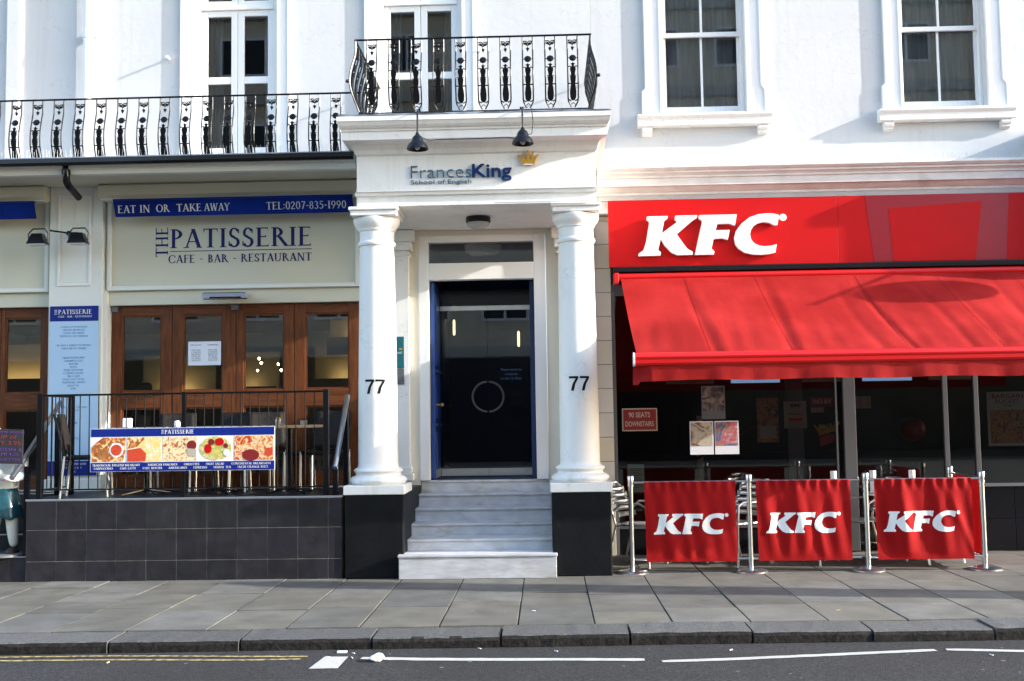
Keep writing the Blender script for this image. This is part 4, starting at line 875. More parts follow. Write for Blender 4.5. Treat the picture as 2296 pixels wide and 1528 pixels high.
def wicker_chair(loc, rz, label):
    C = thing('wicker_chair', label, 'chair', (0, 0, 0), 'dark wicker chairs on the cafe terrace')
    MB().grid(lambda u, v: ((u - .5) * .44, -.22 + .44 * v, .44 - .02 * math.sin(math.pi * u)), 6, 6).build('seat', 'rattan', C, smooth=True).modifiers.new('s', 'SOLIDIFY').thickness = .03
    MB().grid(lambda u, v: ((u - .5) * (.44 - .06 * v), .22 + .09 * v + .05 * (2 * u - 1) ** 2 * -1 * .6, .46 + .42 * v), 8, 8).build('backrest', 'rattan', C, smooth=True).modifiers.new('s', 'SOLIDIFY').thickness = .02
    for s in (-1, 1):
        m = MB(); m.tube([(s * .21, .24, 0), (s * .215, .20, .44)], .013, 8); m.build('leg', 'alu', C, smooth=True); m = MB(); m.tube([(s * .215, .20, .44), (s * .195, .31, .88)], .014, 8); m.build('back_post', 'rattan', C, smooth=True)
        m = MB(); m.tube([(s * .21, -.23, 0), (s * .215, -.21, .43)], .013, 8); m.build('leg', 'alu', C, smooth=True)
    C.location = loc; C.rotation_euler = (0, 0, R(rz)); return C
WC = wicker_chair((-4.92, 11.62, .838), 105, 'wicker chair turned sideways by the menu board corner')
for loc, rz, lab in (((-4.25, 12.38, .838), 10, 'wicker chair between the banner table and the first folding door'), ((-3.68, 12.38, .838), -15, 'wicker chair under the paper door notice'), ((-3.18, 12.30, .838), 12, 'wicker chair between the middle and the wooden tables'), ((-2.52, 12.40, .838), -8, 'wicker chair behind the condiment pots by the porch'), ((-2.95, 11.60 + .95, .838), 20, 'wicker chair behind the wooden terrace table')):
    c = copy_tree(WC); c.location = loc; c.rotation_euler = (0, 0, R(rz)); c['label'] = lab
nb = MB(); nb.box(-4.56, -4.48, 11.64, 11.74, 1.568, 1.668); tag(nb.build('napkin_box', 'white_sign', None, bevel=.012, base=(-4.52, 11.69, 1.568)), 'white napkin box on the terrace table by the banner end', 'napkin box')
nb = MB().lathe([(.028, 1.568), (.032, 1.575), (.032, 1.62), (.02, 1.632), (.005, 1.635)], -3.955, 11.62, 16); 
tag(nb.build('sugar_pot', 'white_sign', None, True, base=(-3.9, 11.62, 1.568)), 'small white sugar pot showing above the food banner', 'pot')
make = [(-2.87, 'steel condiment pot with yellow sachets on the wooden table', True), (-2.60, 'plain small steel pot on the wooden table', False)]
for x, lab, y_ in make:
    P = thing('condiment_pot', lab, 'pot', (x, 11.66, 1.568), 'steel pots on the wooden table')
    MB().lathe([(.034, 1.569), (.036, 1.575), (.038, 1.63 if y_ else 1.615)], x, 11.66, 16).build('pot', 'steel', P, smooth=True)
    if y_:
        m = MB(); m.box(x - .025, x - .005, 11.645, 11.655, 1.58, 1.655); m.box(x + .004, x + .024, 11.65, 11.66, 1.58, 1.65); m.build('sachet', 'chip_yellow', P)

# ------------------------------------------------------------------ figures
def skin_fig(name, joints, edges, mat, parent, base):
    me = bpy.data.meshes.new(name); me.from_pydata([tuple(Vector(j[0])) for j in joints], edges, [])
    o = bpy.data.objects.new(name, me); col.objects.link(o); me.materials.append(M[mat]); o['_o'] = tuple(base)
    sm = o.modifiers.new('skin', 'SKIN'); sm.use_smooth_shade = True
    sv = me.skin_vertices[0].data
    for i, j in enumerate(joints): sv[i].radius = j[1] if isinstance(j[1], tuple) else (j[1], j[1])
    sv[0].use_root = True
    s = o.modifiers.new('sub', 'SUBSURF'); s.levels = 2; s.render_levels = 2
    o.parent = parent; return o
ST = thing('waiter_statue', 'painted waiter statue with a dark apron holding a chalkboard on the cafe steps', 'statue', (-5.72, 11.42, .25))
H = 1.28
body = [((0, 0, .60), (.115, .085)), ((0, .01, .78), (.12, .09)), ((0, .0, .95), (.135, .09)), ((0, 0, 1.04), (.07, .06)), ((0, -.01, 1.10), .05), ((0, -.015, 1.16), (.07, .08)), ((0, -.01, 1.25), (.065, .075)),
        ((.14, 0, 1.0), .058), ((.235, -.03, .84), .052), ((.16, -.17, .80), .04), ((.07, -.21, .84), .032),
        ((-.14, 0, 1.0), .058), ((-.23, -.04, .82), .05), ((-.14, -.17, .78), .04), ((-.05, -.20, .80), .032),
        ((.085, 0, .50), .08), ((.10, -.02, .28), .062), ((.105, .02, .08), .045), ((-.085, 0, .50), .08), ((-.10, -.02, .28), .062), ((-.105, .02, .08), .045)]
ed = [(0, 1), (1, 2), (2, 3), (3, 4), (4, 5), (5, 6), (2, 7), (7, 8), (8, 9), (9, 10), (2, 11), (11, 12), (12, 13), (13, 14), (0, 15), (15, 16), (16, 17), (0, 18), (18, 19), (19, 20)]
skin_fig('body', body, ed, 'statue_white', ST, (0, 0, 0))
m = MB(); n = 40                                              # shirt shell over chest and upper arms
skin_fig('shirt', [((0, .0, .74), (.13, .10)), ((0, .01, .86), (.138, .102)), ((0, 0, .98), (.142, .098)), ((.15, 0, .99), .07), ((.238, -.03, .845), .064), ((.19, -.13, .815), .05), ((-.15, 0, .99), .07), ((-.235, -.04, .83), .064), ((-.17, -.13, .795), .05)], [(0, 1), (1, 2), (2, 3), (3, 4), (4, 5), (2, 6), (6, 7), (7, 8)], 'statue_shirt', ST, (0, 0, 0))
m = MB(); m.grid(lambda u, v: ((.135 + .075 * v + .016 * math.cos(u * 2 * math.pi * 7) * v) * math.cos(2 * math.pi * u), (.115 + .06 * v + .012 * math.cos(u * 2 * math.pi * 7) * v) * math.sin(2 * math.pi * u), .70 - .31 * v - .012 * math.cos(u * 2 * math.pi * 7) * v), 84, 8)
o = put('apron', m.mesh('apron', True), 'statue_apron', ST)
o.modifiers.new('s', 'SOLIDIFY').thickness = .012
hd = MB()
for i, (dx, ln) in enumerate(((0, .050), (.014, .058), (.028, .055), (.042, .045))):
    z = .872 - dx; hd.tube([(.085, -.205, z), (.045, -.232, z), (.022, -.222, z - .002), (.028, -.195, z - .003)][:4], .0095, 6)
hd.tube([(.085, -.20, .862), (.055, -.19, .885), (.03, -.205, .89)], .010, 6)
put('hand', hd.mesh('hand', True), 'statue_white', ST)
for s in (-1, 1):
    m = MB(); m.ell((s * .108, -.03, .04), (.055, 0, .045), 12, 6); m.v = [(x, -.03 + (y + .03) * 1.9, max(0.002, z)) for x, y, z in m.v]
    put('shoe', m.mesh('shoe', True), 'dark_hair', ST)
m = MB(); m.lathe([(.26, 0.0), (.26, .02), (.24, .03)], 0, 0, 24); put('base', m.mesh('base', True), 'alu_frame', ST)
m = MB(); m.ell((0, .012, 1.265), (.073, 0, .06), 14, 7); put('hair', m.mesh('hair', True), 'dark_hair', ST)
m = MB()
for s in (-1, 1): m.ell((s * .026, -.082, 1.215), (.010, 0, .007), 8, 5)
put('eyes', m.mesh('eyes', True), 'dark_hair', ST)
m = MB(); m.tube([(0, -.082, 1.225), (0, -.105, 1.19), (0, -.085, 1.18)], .011, 6); m.tube([(-.03, -.082, 1.155), (0, -.092, 1.15), (.03, -.082, 1.155)], .006, 6); m.ell((-.072, 0, 1.2), (.014, 0, .026), 6, 5); m.ell((.072, 0, 1.2), (.014, 0, .026), 6, 5)
put('face_detail', m.mesh('face', True), 'skin_paint', ST)
CBD = thing('chalkboard_sign', 'black chalkboard of handwritten specials on a wooden stick', 'sign', (-5.69, 11.20, .42))
m = MB(); m.cyl((-5.68, 11.195, .42), (-5.67, 11.195, 1.58), .012, n=8); m.build('stick', 'stick_wood', CBD)
b = MB(); b.box(-5.98, -5.41, 11.165, 11.18, 1.22, 1.575); b.v = [(x, y, z + (x + 5.7) * -.04) for x, y, z in b.v]; b.build('board', 'chalkboard', CBD)
for s, x, z, h, mt in (('HOME MADE', -5.72, 1.535, .022, 'chalk_purple'), ('SOUP of', -5.80, 1.475, .042, 'chalk_red'), ('DAY 3.95', -5.76, 1.415, .042, 'chalk_red'), ('BACON &', -5.74, 1.35, .032, 'chalk_purple'), ('SALAMI 4.25', -5.78, 1.305, .032, 'chalk_purple'), ('BAGUETTES', -5.76, 1.25, .028, 'chalk_purple')):
    q = btext(s, x, z, 11.1635, h, .33 if len(s) > 6 else .25, d=.001, offset=-.005); q.v = [(a, b_, c - (a + 5.7) * .04) for a, b_, c in q.v]; q.build('lettering', mt, CBD)
m = MB(); m.tube([(-5.63, 11.2, 1.04), (-5.55, 11.22, 1.09), (-5.47, 11.31, 1.17)], .005, 5); tag(m.build('red_cord', 'red_string'), 'red cord tying the waiter statue to the handrail post', 'cord')
# seated guest inside the cafe
GP = thing('person', 'seated guest in dark clothes behind the first folding door', 'person', (-5.05, 13.65, .84))
skin_fig('body', [((0, 0, .52), (.15, .12)), ((0, .02, .75), (.15, .11)), ((0, .02, .98), (.17, .1)), ((0, .02, 1.10), .06), ((0, 0, 1.2), (.085, .095)), ((0, 0, 1.30), (.08, .09)), ((.21, .02, .98), .06), ((.27, -.05, .74), .05), ((.16, -.28, .74), .04), ((-.21, .02, .98), .06), ((-.27, -.05, .74), .05), ((-.16, -.28, .74), .04), ((.1, -.05, .48), .085), ((.12, -.42, .47), .07), ((.12, -.42, .06), .05), ((-.1, -.05, .48), .085), ((-.12, -.42, .47), .07), ((-.12, -.42, .06), .05)],
         [(0, 1), (1, 2), (2, 3), (3, 4), (4, 5), (2, 6), (6, 7), (7, 8), (2, 9), (9, 10), (10, 11), (0, 12), (12, 13), (13, 14), (0, 15), (15, 16), (16, 17)], 'person_cloth', GP, (0, 0, 0))
m = MB(); m.box(-.22, .22, -.22, .22, .40, .435); m.box(-.22, .22, .19, .22, .435, .85)
for a in (-.2, .2):
    for b_ in (-.2, .2): m.box(a - .015, a + .015, b_ - .015, b_ + .015, 0, .40)
IC = thing('cafe_chair', 'dark chair under the seated guest inside the cafe', 'chair', (-5.05, 13.66, .84)); put('frame', m.mesh('frame'), 'rattan', IC)
# ------------------------------------------------------------------ house over the chicken shop
HB = thing('terraced_house', 'white stuccoed house with sash windows over the red chicken shop', 'building', (4.2, 12.8, 0))
SX = [0, 2.823]
SW = [(1.45 + d, 2.43 + d, 5.17, 7.25) for d in SX]
wall_holes(.608, 9.5, 4.42, 9.2, SW, 12.8, 13.05).build('wall', 'stucco', HB)
for d in SX:
    m = MB()
    for s, xi, xo in ((-1, 1.45 + d, 1.235 + d), (1, 2.43 + d, 2.645 + d)):
        e = .04 * s
        P = [(xi, 5.17), (xo + e, 5.17), (xo + e, 5.44), (xo + e * .9, 5.455), (xo + e * .2, 5.475), (xo, 5.50), (xo, 7.45), (xi, 7.25)]
        m.prism(P, 12.775, 12.80)
        b0, b1 = xo, xo - s * .045
        m.prism([(xo + e, 5.17), (b1 + e, 5.17), (b1 + e, 5.44), (b1, 5.50), (b1, 7.40), (xo, 7.45), (xo, 5.50), (xo + e * .2, 5.475), (xo + e * .9, 5.455), (xo + e, 5.44)], 12.756, 12.7745)
        c0 = xi - s * -.03
        a, b = sorted((xi + s * .004, xi + s * .04)); m.box(a, b, 12.762, 12.7745, 5.17, 7.25)
    m.prism([(1.45 + d, 7.25), (2.43 + d, 7.25), (2.645 + d, 7.45), (1.235 + d, 7.45)], 12.775, 12.80)
    m.build('architrave', 'white_paint', HB, bevel=.006)
    w = MB(); frame_rect(w, 1.45 + d, 2.43 + d, 5.17, 7.25, .03, 12.915, 13.04, wb=.06); sw = w.build('sash_window', 'white_paint', HB, bevel=.003)
    m = MB(); frame_rect(m, 1.48 + d, 2.40 + d, 5.232, 6.21, .035, 12.965, 13.0, wt=.05, wb=.075); m.box(1.926 + d, 1.954 + d, 12.97, 12.995, 5.307, 6.16); m.build('lower_sash', 'white_paint', sw, bevel=.004)
    m = MB(); frame_rect(m, 1.48 + d, 2.40 + d, 6.15, 7.22, .035, 12.92, 12.958, wb=.055); m.box(1.926 + d, 1.954 + d, 12.925, 12.952, 6.205, 7.185); m.build('upper_sash', 'white_paint', sw, bevel=.004)
    for a, b in ((1.515, 1.926), (1.954, 2.365)):
        MB().box(a + d, b + d, 12.98, 12.985, 5.307, 6.16).build('pane', 'glass', sw); MB().box(a + d, b + d, 12.937, 12.942, 6.205, 7.185).build('pane', 'glass', sw)
    MB().grid(lambda u, v, d=d: (1.47 + d + .95 * u, 13.10 + .018 * math.sin(u * 47) + .012 * math.sin(u * 19 + 1), 5.2 + 2.0 * v), 60, 1).build('curtain', 'curtain', sw, smooth=True)
    room('room', 1.2 + d, 2.7 + d, 13.06, 15.5, 5.0, 7.6, 'grey_room', HB)
    m = MB(); m.prism_x([(12.80, 5.168), (12.675, 5.150), (12.667, 5.130), (12.685, 5.105), (12.695, 5.095), (12.695, 5.02), (12.71, 5.01), (12.80, 5.01)], 1.135 + d, 2.71 + d)
    sl = m.build('sill', 'white_stone', HB, bevel=.004)
    for xa in (1.19, 2.55):
        MB().prism_x([(12.80, 5.009), (12.72, 5.009), (12.71, 4.98), (12.72, 4.955), (12.745, 4.95), (12.745, 4.925), (12.80, 4.905)], xa + d, xa + .115 + d).build('bracket', 'white_stone', sl, bevel=.004)
    spikes(1.5 + d, 2.4 + d, 12.72, 5.165, .07, .03, sl, lean=.3)
# cornice over the shop
m = MB(); m.prism_x([(12.80, 4.505), (12.46, 4.49), (12.45, 4.46), (12.47, 4.435), (12.485, 4.425), (12.485, 4.405), (12.50, 4.395), (12.515, 4.375), (12.515, 4.355), (12.53, 4.35), (12.53, 4.265), (12.56, 4.255), (12.60, 4.215), (12.62, 4.20), (12.62, 4.175), (12.66, 4.165), (12.66, 4.13), (12.80, 4.13)], .63, 9.4)
CN = m.build('cornice', 'cornice_stone', HB)
spikes(.66, 9.2, 12.52, 4.50, .085, .028, CN, lean=.35)
m = MB(); x = .66
while x < 9: m.box(x, x + .011, 12.627, 12.632, 4.115, 4.205); x += .0165
tag(m.build('bristle_strip', 'spike', CN), kind='stuff')
MB().box(.615, .80, 12.70, 12.83, 3.98, 4.128).build('end_block', 'white_stone', HB, bevel=.006)
# quoin blocks
z = 0.0; q0 = 0.12
MB().box(.607, .782, 12.86, 13.0, 0, 4.13).build('pier', 'mortar', HB)
zs = [0, .235] + [.235 + .2835 * (i + 1) for i in range(14)]
for a, b in zip(zs[:-1], zs[1:]):
    if a < 3.95: MB().box(.607, .784, 12.838, 12.859, a + .003, min(b, 3.978) - .003).build('quoin_block', 'quoin', HB, bevel=.003)
# shop front
MB().box(.79, 9.4, 12.66, 13.0, 3.17, 4.12).build('fascia_box', 'black_matt', HB)
m = MB(); m.box(.788, .826, 12.87, 12.93, 0, 3.168); m.box(.827, 9.3, 12.872, 12.928, 3.03, 3.168); m.build('shop_frame', 'alu_frame', HB, bevel=.003)
for a, b in ((3.46, 3.60), (4.61, 4.665), (4.965, 5.02)): MB().box(a, b, 12.873, 12.929, .02, 3.029).build('mullion', 'mullion_grey', HB, bevel=.004)
MB().box(3.37, 3.39, 12.88, 12.92, .02, 3.029).build('mullion', 'mullion_grey', HB)
MB().box(5.021, 9.3, 12.86, 12.93, .74, .775).build('shop_sill', 'alu_frame', HB); MB().box(.827, 3.36, 12.875, 12.93, .30, .33).build('shop_sill', 'alu_frame', HB)
MB().box(.827, 3.36, 12.885, 12.93, 0, .299).build('stall_riser', 'black_gloss', HB)
for i in range(9):
    for j in range(2): MB().box(5.023 + .36 * i, 5.023 + .36 * i + .354, 12.88, 12.93, .003 + .37 * j, .003 + .37 * j + .363).build('riser_tile', 'black_gloss', HB, bevel=.003)
for a, b, z0 in ((.829, 1.56, .331), (1.566, 2.42, .331), (2.426, 3.368, .331), (3.602, 4.608, .05), (4.667, 4.963, .05), (5.022, 7.0, .776), (7.006, 9.2, .776)):
    MB().box(a, b, 12.898, 12.906, z0, 3.028).build('shop_pane', 'glass_shop', HB)
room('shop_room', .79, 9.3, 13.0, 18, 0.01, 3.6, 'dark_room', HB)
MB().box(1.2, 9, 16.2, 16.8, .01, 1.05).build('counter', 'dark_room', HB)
for i in range(5): MB().box(1.75 + i * .95, 2.45 + i * .95, 16.0, 16.05, 2.07, 2.42).build('menu_screen', 'screen_light' if i % 2 else 'paper_cream', HB)
MB().box(3.1, 3.3, 14.2, 14.3, .02, 2.6).build('room_post', 'alu_frame', HB); MB().box(2.05, 2.12, 15, 15.1, .02, 1.6).build('room_post', 'warm_wall', HB)
m = MB(); m.tube([(1.9, 14.5, 1.0), (2.75, 14.4, 1.5)], .02, 6); m.build('room_rail', 'wood', HB)
MB().ell((4.42, 13.4, 1.40), (.16, 0, .14), 20, 10).build('red_globe', 'maroon_sign', HB, smooth=True)
MB().box(5.6, 6.0, 12.62, 13.0, 0, .02).build('door_mat', 'rubber', HB)
# unseen bracket, added beyond the frame to shade the fascia
m = MB(); m.box(5.80, 6.15, 12.22, 12.799, 3.345, 4.75); m.box(5.77, 6.18, 12.16, 12.798, 4.751, 4.88); m.build('shadow_bracket', 'cornice_stone', HB, bevel=.01)

# red fascia sign
KS = thing('fascia_sign', 'long red shop fascia with raised white letters', 'sign', (3.5, 12.62, 3.33))
MB().box(.757, 3.40, 12.60, 12.655, 3.335, 4.113).build('panel', 'kfc_red', KS, bevel=.002)
MB().box(3.404, 9.3, 12.60, 12.655, 3.335, 4.113).build('panel', 'kfc_red', KS, bevel=.002)
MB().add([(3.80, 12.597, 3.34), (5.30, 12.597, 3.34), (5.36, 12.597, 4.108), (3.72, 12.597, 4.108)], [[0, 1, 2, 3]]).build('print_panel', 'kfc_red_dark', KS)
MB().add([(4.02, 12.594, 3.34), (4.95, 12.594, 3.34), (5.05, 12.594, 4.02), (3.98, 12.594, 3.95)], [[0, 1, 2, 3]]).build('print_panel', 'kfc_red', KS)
for i, p in enumerate(logo(.001113)):
    pts = [(1.09 + a, 3.445 + b) for a, b in p]
    MB().prism(pts, 12.53 if i < 3 else 12.57, 12.585).build('letter', 'white_sign', KS, bevel=.004)
MB().box(2.70, 2.71, 12.5, 12.51, 3.8, 3.81)
# awning
AW = thing('shop_awning', 'sloping red fabric awning pulled out over the chicken shop', 'awning', (3.5, 12.6, 3.2))
AX0, AX1 = .885, 6.3
folds = [(1.62, .05, .016), (1.72, .05, -.006), (2.42, .06, .020), (2.55, .05, -.008), (3.3, .06, .012), (3.55, .04, .018), (4.1, .06, .015), (4.45, .05, .010), (5.0, .06, .016), (5.6, .06, .016)]
def awn(u, v):                                       # v: 0 at wall, 1 at front bar
    x = AX0 + (AX1 - AX0) * u; y = 12.56 - 1.93 * v; z = 3.20 - .985 * v
    z -= .05 * math.sin(math.pi * v) * (.6 + .4 * math.sin(x * 2.6))
    for fx, w, a in folds:
        fx2 = fx + .05 * math.sin(v * 2.5 + fx * 3)
        z -= a * .9 * math.exp(-((x - fx2) / w) ** 2) * min(1, v * 4) * (.5 + .6 * v)
    z += .004 * math.sin(x * 31 + 4 * v) * v ** 3 * (1 - v ** 8) * (1 + math.sin(x * 7.3))
    return (x, y, z)
MB().grid(awn, 320, 40).build('canopy', 'awning_cloth', AW, smooth=True)
for xs_ in (1.62, 2.42, 3.55, 4.45, 5.3):             # stitched seams
    def sm_(u, v, xs_=xs_):
        p = awn((xs_ + .022 * (u - .5) - AX0) / (AX1 - AX0), v); return (p[0], p[1], p[2] + .003)
    MB().grid(sm_, 1, 40).build('seam', 'awning_cloth', AW, smooth=True)
MB().prism_x([(10.63, 2.222), (10.585, 2.21), (10.565, 2.18), (10.568, 2.162), (10.575, 2.155), (10.575, 2.115), (10.59, 2.095), (10.62, 2.088), (10.66, 2.10), (10.67, 2.16), (10.66, 2.21)], .865, 6.32).build('front_bar', 'red_bar', AW, bevel=.004)
MB().prism_x([(10.632, 2.224), (10.583, 2.212), (10.562, 2.18), (10.57, 2.11), (10.59, 2.092), (10.62, 2.086), (10.662, 2.10), (10.672, 2.16), (10.662, 2.212)], .851, .864).build('end_cap', 'white_sign', AW)
def val(u, v):
    x = .85 + 5.45 * u; k = 1 - v
    y = 10.60 + (.007 * math.sin(x * 6.1) + .006 * math.sin(x * 13 + 1) + .002 * math.sin(x * 29)) * (.35 + .8 * k)
    if u < .03: y += (.03 - u) / .03 * .12 * math.sin(k * 1.6 + .4)
    return (x, y, 1.945 + .145 * v + .006 * math.sin(x * 5.3) * k - (.03 * k if u < .012 else 0))
MB().grid(val, 320, 6).build('valance', 'awning_cloth', AW, smooth=True)
MB().cyl((.83, 12.57, 3.21), (6.3, 12.57, 3.21), .045, n=14).build('roller', 'red_bar', AW, smooth=True)
MB().box(.80, 9.3, 12.53, 12.655, 3.262, 3.325).build('hood', 'black_gloss', AW, bevel=.01)
m = MB(); m.box(.80, .86, 12.50, 12.66, 3.12, 3.255); m.build('end_bracket', 'red_bar', AW, bevel=.01)
for xa in (1.3, 5.8):
    m = MB(); m.tube([(xa, 12.55, 3.05), (xa + .5, 11.5, 2.58), (xa, 10.68, 2.14)], .025, 8); m.build('folding_arm', 'red_bar', AW)
# unseen round panel, added further along to cast shade on the awning
PJ = thing('shadow_panel', 'unseen flat round panel on a bracket added to shade the awning', 'sign', (8.2, 12.6, 4.3))
m = MB(); m.tube([(8.2, 12.8, 4.75), (8.2, 10.95, 4.75)], .02, 8); m.tube([(8.2, 12.8, 4.2), (8.2, 12.3, 4.74)], .012, 6); m.build('bracket', 'black_gloss', PJ)
m = MB(); m.lathe([(.30, -.03), (.33, -.02), (.33, .02), (.30, .03)], 0, 0, 32); m.v = [(8.2 + z, 11.4 + x, 4.40 + y * .95) for x, y, z in m.v]; m.build('panel', 'kfc_red', PJ)

# ------------------------------------------------------------------ window posters and notices
def poster(name, label, cat, x0, x1, z0, z1, mat, y=12.943):
    t = thing(name, label, cat, ((x0 + x1) / 2, y, z0)); plate(x0, x1, z0, z1, y, .003).build('sheet', mat, t); return t
p = poster('seats_sign', 'maroon sign with cream lettering about downstairs seats', 'sign', .887, 1.298, 1.435, 1.70, 'paper_cream', 12.893)
plate(.899, 1.286, 1.447, 1.688, 12.890, .002).build('field', 'maroon_sign', p)
btext('90 SEATS', 1.09, 1.595, 12.890, .06, .25, d=.001, offset=.01, align='c').build('lettering', 'paper_cream', p); btext('DOWNSTAIRS', 1.09, 1.49, 12.890, .06, .33, d=.001, offset=.01, align='c').build('lettering', 'paper_cream', p)
photo_mat('snap_a', [(.02, .02, .02), (.05, .04, .04), (.25, .2, .18), (.03, .03, .03)], 6, 11.0); photo_mat('snap_b', [(.04, .03, .03), (.45, .38, .28), (.55, .5, .4), (.30, .16, .09), (.02, .02, .02)], 6, 12.0); photo_mat('snap_c', [(.35, .55, .6), (.05, .10, .28), (.45, .25, .16), (.5, .08, .12), (.45, .5, .5)], 7, 13.0)
for i, (x0, x1, z0, z1, mt, lab) in enumerate(((1.819, 2.094, 1.56, 1.949, 'snap_a', 'dark instant-photo poster taped above the two others'), (1.673, 1.948, 1.15, 1.538, 'snap_b', 'instant-photo poster in brown and cream tones'), (1.963, 2.243, 1.15, 1.538, 'snap_c', 'colourful instant-photo poster in blue and pink tones'))):
    p = poster('photo_poster', lab, 'poster', x0, x1, z0, z1, 'paper' if i else 'alu_frame', 12.893); plate(x0 + .012, x1 - .012, z0 + .10, z1 - .012, 12.890, .002).build('picture', mt, p)
p = poster('green_notice', 'pale green paper notice low in the shop window', 'notice', .94, 1.135, .72, 1.045, 'paper_green')
m = MB()
for i in range(12): m.box(.965, 1.11 - .04 * (i % 3 == 2), 12.9415, 12.943, .99 - .02 * i, .996 - .02 * i)
m.build('print', 'print_grey', p)
p = poster('offer_card', 'grey card with the shop initials in the window', 'notice', 2.785, 3.05, 1.44, 1.755, 'paper_cream')
m = MB(); 
for q in logo(.00009)[:3]: m.prism([(2.855 + a, 1.685 + b) for a, b in q], 12.941, 12.943)
m.build('lettering', 'black_matt', p); MB().box(2.84, 3.0, 12.9415, 12.943, 1.60, 1.61).build('print', 'print_grey', p); MB().box(2.84, 3.0, 12.9412, 12.943, 1.525, 1.56).build('print', 'kfc_red', p)
p = poster('snack_sign', 'red strip sign reading snack box above the chips picture', 'sign', 3.10, 3.36, 1.69, 1.80, 'kfc_red_dark'); btext('SNACK BOX', 3.23, 1.725, 12.943, .05, .22, d=.001, offset=.01, align='c').build('lettering', 'pale_letter', p); plate(3.10, 3.25, 1.62, 1.68, 12.943, .003).build('price', 'paper_cream', p)
CH = thing('chips_poster', 'cut-out picture of chips in a red box', 'poster', (3.25, 12.943, 1.2))
m = MB(); m.prism([(3.20, 1.22), (3.36, 1.28), (3.36, 1.38), (3.19, 1.33)], 12.941, 12.943); m.build('carton', 'kfc_red_dark', CH)
for i in range(16):
    a = R(random.uniform(50, 150)); x0 = 3.19 + .011 * i; z0 = 1.35 + .003 * i; l_ = random.uniform(.09, .15)
    dx, dz = math.cos(a) * l_, math.sin(a) * l_; n_ = Vector((-dz, dx)).normalized() * .008
    MB().prism([(x0 - n_.x, z0 - n_.y), (x0 + n_.x, z0 + n_.y), (x0 + dx + n_.x, z0 + dz + n_.y), (x0 + dx - n_.x, z0 + dz - n_.y)], 12.9385 - .0001 * i, 12.9405 - .0001 * i).build('chip', 'chip_yellow', CH)
photo_mat('chicken', [(.05, .02, .02), (.3, .12, .03), (.42, .2, .06), (.25, .05, .02), (.03, .02, .02)], 14, 21.0)
p = poster('chicken_poster', 'dark poster with fried chicken beside the photo posters', 'poster', 2.47, 2.72, 1.28, 1.80, 'chicken')
plate(2.50, 2.69, 1.33, 1.47, 12.941, .002).build('label', 'paper_cream', p)
p = poster('bucket_poster', 'cream bargain bucket poster at the far shop window', 'poster', 5.14, 5.62, 1.2, 1.83, 'paper_cream')
btext('BARGAIN', 5.38, 1.755, 12.943, .05, .36, d=.001, offset=.012, align='c').build('lettering', 'maroon_sign', p); btext('BUCKET', 5.38, 1.695, 12.943, .05, .28, d=.001, offset=-.004, align='c').build('lettering', 'maroon_sign', p); btext('9.99', 5.38, 1.655, 12.943, .022, .1, d=.001, align='c').build('lettering', 'black_matt', p)
plate(5.17, 5.59, 1.23, 1.62, 12.941, .002).build('picture', 'chicken', p)
p = poster('hours_card', 'small cream card inside the glass shop door', 'notice', 3.63, 3.80, 1.66, 1.80, 'paper_cream')
m = MB()
for i in range(5): m.box(3.65, 3.70, 12.9415, 12.943, 1.775 - .022 * i, 1.782 - .022 * i); m.box(3.74, 3.78, 12.9415, 12.943, 1.775 - .022 * i, 1.782 - .022 * i)
m.build('print', 'print_grey', p)
tag_ = thing('school_plate', 'teal and grey school plaque behind the porch column', 'plaque', (-1.72, 12.73, 2.1))
plate(-1.80, -1.655, 2.21, 2.58, 12.728, .01).build('plate', 'teal_sign', tag_); plate(-1.80, -1.655, 2.02, 2.205, 12.728, .01).build('lower_plate', 'alu_frame', tag_)
btext('School', -1.79, 2.38, 12.728, .03, d=.001).build('lettering', 'pale_letter', tag_); plate(-1.71, -1.675, 2.425, 2.445, 12.7265, .001).build('crown_mark', 'gold', tag_)

# ------------------------------------------------------------------ barriers
def barrier_post(x, y, label):
    P = thing('barrier_post', label, 'post', (x, y, 0), 'steel posts of the red barrier')
    z0 = .003
    MB().lathe([(.165, z0), (.165, z0 + .012), (.155, z0 + .022), (.10, z0 + .034), (.05, z0 + .042), (.03, z0 + .05)], x, y, 40).build('base', 'steel', P, smooth=True)
    MB().cyl((x, y, .04), (x, y, .92), .0245, n=20).build('tube', 'steel', P, smooth=True)
    m = MB(); m.lathe([(.026, .905), (.028, .92), (.034, .985), (.030, .992), (.012, .994)], x, y, 20); m.build('cap', 'steel', P, smooth=True)
    for za in (.885, .135): MB().lathe([(.031, za), (.031, za + .02)], x, y, 16).build('collar', 'steel', P, smooth=True)
PX = [.855, 2.066, 3.255, 4.43]
for i, x in enumerate(PX): barrier_post(x, 11.38, ('steel barrier post beside the black porch plinth', 'steel barrier post between the first and second banners from the porch', 'steel barrier post between the second and third banners from the porch', 'steel barrier post at the outer corner of the barrier')[i])
barrier_post(4.50, 12.45, 'steel barrier post against the shop front at the barrier end')
